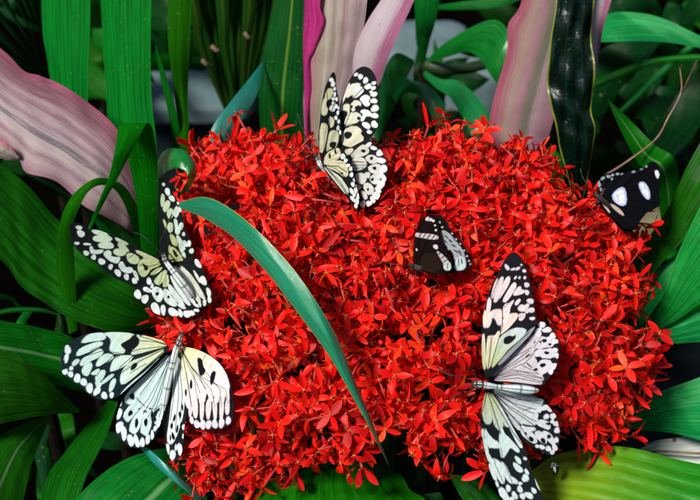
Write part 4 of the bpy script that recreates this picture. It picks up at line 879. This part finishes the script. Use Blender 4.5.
def floret_geo(kind, rng):
    V, Fc, UV, MI = [], [], [], []
    if kind == 'bud':
        prof = [(.0, .0005), (.002, .0013), (.004, .0015), (.006, .0010), (.0082, .0001)]; sides = 6
        for z, r in prof:
            for j in range(sides):
                g = 2*math.pi*j/sides+z*60; V.append((r*math.cos(g), r*math.sin(g), z)); UV.append((.25, z/.0082))
        for i in range(len(prof)-1):
            for j in range(sides):
                k = (j+1) % sides; Fc.append((i*sides+j, i*sides+k, (i+1)*sides+k, (i+1)*sides+j)); MI.append(0)
        tube_geo(V, Fc, UV, MI, (0, 0, -.016), (0, 0, .0002), .0004, .0006, 2)
        return V, Fc, UV, MI
    cups = {'flat': (.10, .12), 'cup': (.75, .25), 'reflex': (.15, .75), 'deep': (1.3, .2), 'droop': (-.15, .9)}[kind]
    for k in range(4):
        petal_geo(V, Fc, UV, MI, k*math.pi/2+rng.uniform(-.16, .16), .0071*rng.uniform(.86, 1.12), .00185*rng.uniform(.82, 1.18),
                  cups[0]+rng.uniform(-.2, .2), cups[1]+rng.uniform(-.15, .15), twist=rng.uniform(-.6, .6), fold=rng.uniform(.05, .22))
    tube_geo(V, Fc, UV, MI, (.0006, 0, -.011), (0, 0, .0003), .0004, .0007, 2)
    tube_geo(V, Fc, UV, MI, (0, 0, .0002), (.0002, 0, .0012), .00055, .00035, 1)
    tube_geo(V, Fc, UV, MI, (0, 0, .001), (.0003, .0002, .0026), .00010, .00016, 1, 4)
    for k in range(4):
        g = k*math.pi/2+math.pi/4+rng.uniform(-.1, .1)
        tube_geo(V, Fc, UV, MI, (.0006*math.cos(g), .0006*math.sin(g), .0004), (.0018*math.cos(g), .0018*math.sin(g), .0008), .00018, .00008, 1, 4)
    return V, Fc, UV, MI
def clear_of_wings(pos, margin=.018, reach=11):
    v = pos-CAM; d = v.dot(fw); px = 350+v.dot(rt)/d*F; py = 250-v.dot(up)/d*F; need = d
    for A, dh, sl, h, cv, sc in WINGS:
        if not (A[:, 0].min()-reach < px < A[:, 0].max()+reach and A[:, 1].min()-reach < py < A[:, 1].max()+reach): continue
        if sdist_poly(np.array([[px, py]]), A)[0] < reach:
            r = math.hypot(px-h[0], py-h[1])/sc
            need = max(need, dh+sl[0]*(px-h[0])+sl[1]*(py-h[1])+cv*r*r+margin)
    return pos if need <= d else P(px, py, need)
PM = [M['petal'], M['throat'], M['tube']]
def geo_mesh(name, V, Fc, UV, MI):
    me = bpy.data.meshes.new(name); me.from_pydata([tuple(v) for v in V], [], Fc)
    uv = me.uv_layers.new(name='UVMap'); idx = np.zeros(len(me.loops), np.int32); me.loops.foreach_get('vertex_index', idx)
    uv.data.foreach_set('uv', np.array(UV, np.float32)[idx].ravel())
    me.polygons.foreach_set('material_index', MI); me.polygons.foreach_set('use_smooth', [True]*len(Fc))
    for m in PM: me.materials.append(m)
    me.update(); return me
rngf = random.Random(3)
KINDS = ['flat', 'reflex', 'cup', 'flat', 'reflex', 'cup', 'flat', 'reflex', 'deep', 'droop', 'deep', 'cup', 'droop', 'reflex']
GEOS = [floret_geo(k, rngf) for k in KINDS]; BUD = floret_geo('bud', rngf)
FM = [geo_mesh('floret', *g) for g in GEOS]; BM = geo_mesh('bud', *BUD)
HEADS = [ # px, py, radius px, where it is
 (230, 183, 42, 'at the upper left tip of the mound above the arching blade'),
 (280, 195, 50, 'at upper left between the arching blade and the top butterfly'),
 (222, 262, 42, 'below the start of the arching blade right of the upper left butterfly'),
 (345, 215, 52, 'directly beneath the hanging lower wing of the top butterfly'),
 (410, 185, 44, 'right of the top butterfly'),
 (460, 171, 39, 'poking up at the top edge below the arching emerald leaves'),
 (517, 186, 39, 'below the tip of the right pink leaf'),
 (400, 250, 50, 'under the small brown butterfly'),
 (470, 215, 50, 'above right of the small brown butterfly'),
 (300, 275, 54, 'at the middle of the arching blade, above it'),
 (543, 240, 46, 'left of the black butterfly'),
 (606, 232, 34, 'right under the black butterfly'),
 (594, 297, 46, 'at the right edge beside the pleated blades'),
 (535, 300, 52, 'right of the upper wing tip of the large lower butterfly'),
 (465, 290, 46, 'left of the upper wing of the large lower butterfly'),
 (602, 362, 45, 'bulging at the right edge of the mound'),
 (560, 370, 50, 'right of the large lower butterfly'),
 (588, 404, 39, 'resting above the yellowing leaf at lower right'),
 (425, 355, 46, 'left of the head of the large lower butterfly'),
 (365, 320, 54, 'in the middle of the mound right of the arching blade'),
 (275, 345, 50, 'below the middle of the arching blade'),
 (195, 318, 32, 'between the two left hand butterflies'),
 (240, 395, 44, 'right of the lower left butterfly'),
 (310, 405, 42, 'left of the tip of the arching blade above the bottom centre leaf'),
 (385, 402, 44, 'at the tip of the arching blade'),
 (452, 420, 40, 'low and left of the lower wing of the large lower butterfly'),
 (282, 440, 36, 'low between the lower left butterfly and the bottom centre leaf'),
 (255, 462, 30, 'at the bottom edge left of the bottom centre leaf'),
 (345, 436, 30, 'at the bottom edge above the left half of the bottom centre leaf'),
 (428, 434, 30, 'dipping lowest at the centre left of the large lower butterfly'),
 (220, 452, 38, 'lowest on the left below the lower left butterfly'),
 (508, 432, 32, 'under the lower wings of the large lower butterfly'),
]
axis0 = (-fw*.80+up*.60+Vector((0, 0, .15))).normalized()
HC = []
for (hx, hy, hr, w) in HEADS:
    d = DS(hx, hy); R = hr*d/F*1.06
    HC.append((P(hx, hy, d+R*.92), R))
GAPS = [(432, 338, 9), (405, 333, 8), (335, 436, 7), (255, 172, 6), (236, 205, 6), (560, 262, 6), (596, 292, 6), (612, 345, 6), (352, 170, 7), (300, 372, 7), (392, 450, 10), (440, 455, 8), (554, 478, 22),
        (575, 372, 7), (245, 335, 7), (250, 425, 6), (420, 395, 6), (480, 335, 6), (352, 300, 5), (500, 205, 5), (640, 320, 5), (205, 235, 6), (555, 405, 6), (470, 385, 6)]
def in_gap(pos, k=1.0):
    v = pos-CAM; d = v.dot(fw); px = 350+v.dot(rt)/d*F; py = 250-v.dot(up)/d*F
    return any((px-a)**2+(py-b)**2 < (r*k*1.25+3)**2 for a, b, r in GAPS)
nfl = 0
for hi, ((hx, hy, hr, where), (c, R)) in enumerate(zip(HEADS, HC)):
    rng = random.Random(100+hi)
    bot = c+Vector((0, .02, -R*1.0))
    root = empty('flower_head', 'red flower head '+where, 'flower', tuple(c), 'red ixora flower heads of the mound')
    out_dir = Vector(((hx-415)/250, 0, 0))*.5+up*((300-hy)/185*.35)
    ax = (axis0+out_dir).normalized()
    q0 = ax.to_track_quat('Z', 'Y')
    N = int(4*math.pi*R*R/(.0072**2)*1.35); cand = []
    for k in range(N):
        z = 1-2*(k+.5)/N
        if z < -.35: break
        f = k*2.399963; s = math.sqrt(1-z*z)
        n = q0 @ Vector((s*math.cos(f), s*math.sin(f), z)); n = (n+Vector([rng.gauss(0, .06) for _ in range(3)])).normalized()
        pos = c+n*(R+rng.gauss(0, .0044))
        if any((pos-c2).length < R2+rng.uniform(-.002, .003) for j, (c2, R2) in enumerate(HC) if j != hi): continue
        if in_gap(pos) or rng.random() < .07: continue
        cand.append((clear_of_wings(pos), n))
    # those facing the viewer most come first; the first hundred are florets of their own
    cand.sort(key=lambda x: x[1].dot(fw)-0*x[0].z)
    rest = cand[96:] ; cand = cand[:96]
    bulk = ([], [], [], [])
    def add_bulk(g, Mx):
        off = len(bulk[0])
        bulk[0].extend(tuple(Mx @ Vector(v)) for v in g[0]); bulk[1].extend(tuple(off+i for i in f) for f in g[1]); bulk[2].extend(g[2]); bulk[3].extend(g[3])
    def xf(pos, n, sc):
        q = n.to_track_quat('Z', 'Y') @ Quaternion((0, 0, 1), rng.uniform(0, 6.28))
        return Matrix.Translation(pos-c) @ q.to_matrix().to_4x4() @ Matrix.Scale(sc, 4)
    for pos, n in cand:
        nn = (n+Vector([rng.gauss(0, .36) for _ in range(3)])+up*.05).normalized()
        isb = rng.random() < .07
        me = BM if isb else rng.choice(FM)
        o = bpy.data.objects.new('bud' if isb else 'floret', me); COL.objects.link(o); o.parent = root
        o.matrix_local = xf(pos, nn, rng.uniform(.78, 1.14)); nfl += 1
    for pos, n in rest: add_bulk(rng.choice(GEOS), xf(pos, (n+Vector([rng.gauss(0, .25) for _ in range(3)])).normalized(), rng.uniform(.85, 1.1)))
    for k in range(int(N*.42)):        # florets deeper in the head
        z = rng.uniform(-.3, 1); f = rng.uniform(0, 6.28); s = math.sqrt(1-z*z)
        n = q0 @ Vector((s*math.cos(f), s*math.sin(f), z))
        if n.dot(fw) > .35: continue
        pos = c+n*(R-rng.uniform(.006, .014))
        if in_gap(pos, .8): continue
        if any((pos-c2).length < R2-.009 for j, (c2, R2) in enumerate(HC) if j != hi): continue
        pos = clear_of_wings(pos, .014)
        add_bulk(rng.choice(GEOS), xf(pos, (n+Vector([rng.gauss(0, .35) for _ in range(3)])).normalized(), rng.uniform(.85, 1.05)))
    me = geo_mesh('inner_florets', *bulk); o = bpy.data.objects.new('inner_florets', me); COL.objects.link(o); o.parent = root; o['kind'] = 'stuff'
    # branching stalk
    hub = c-ax*R*.55
    path = [tuple(x) for x in catmull([tuple(hub), tuple(hub-ax*.02+Vector((0, .01, -.01))), (c.x*.9, c.y+.05, .25), (c.x*.8, c.y+.06, 0)], 10)]
    tube('stalk', path, [.0016+.0002*i for i in range(10)], M['stalk'], root)
    bv = ([], [], [], [])
    for k in range(16):
        pos, n = rng.choice(cand) if cand else (c, ax)
        tube_geo(*bv, tuple(hub-c), tuple((pos-c)*.72), .0008, .0004, 2, 5)
    me = geo_mesh('branchlets', *bv); o = bpy.data.objects.new('branchlets', me); COL.objects.link(o); o.parent = root
print('florets', nfl)
# a few faded florets
print('done')
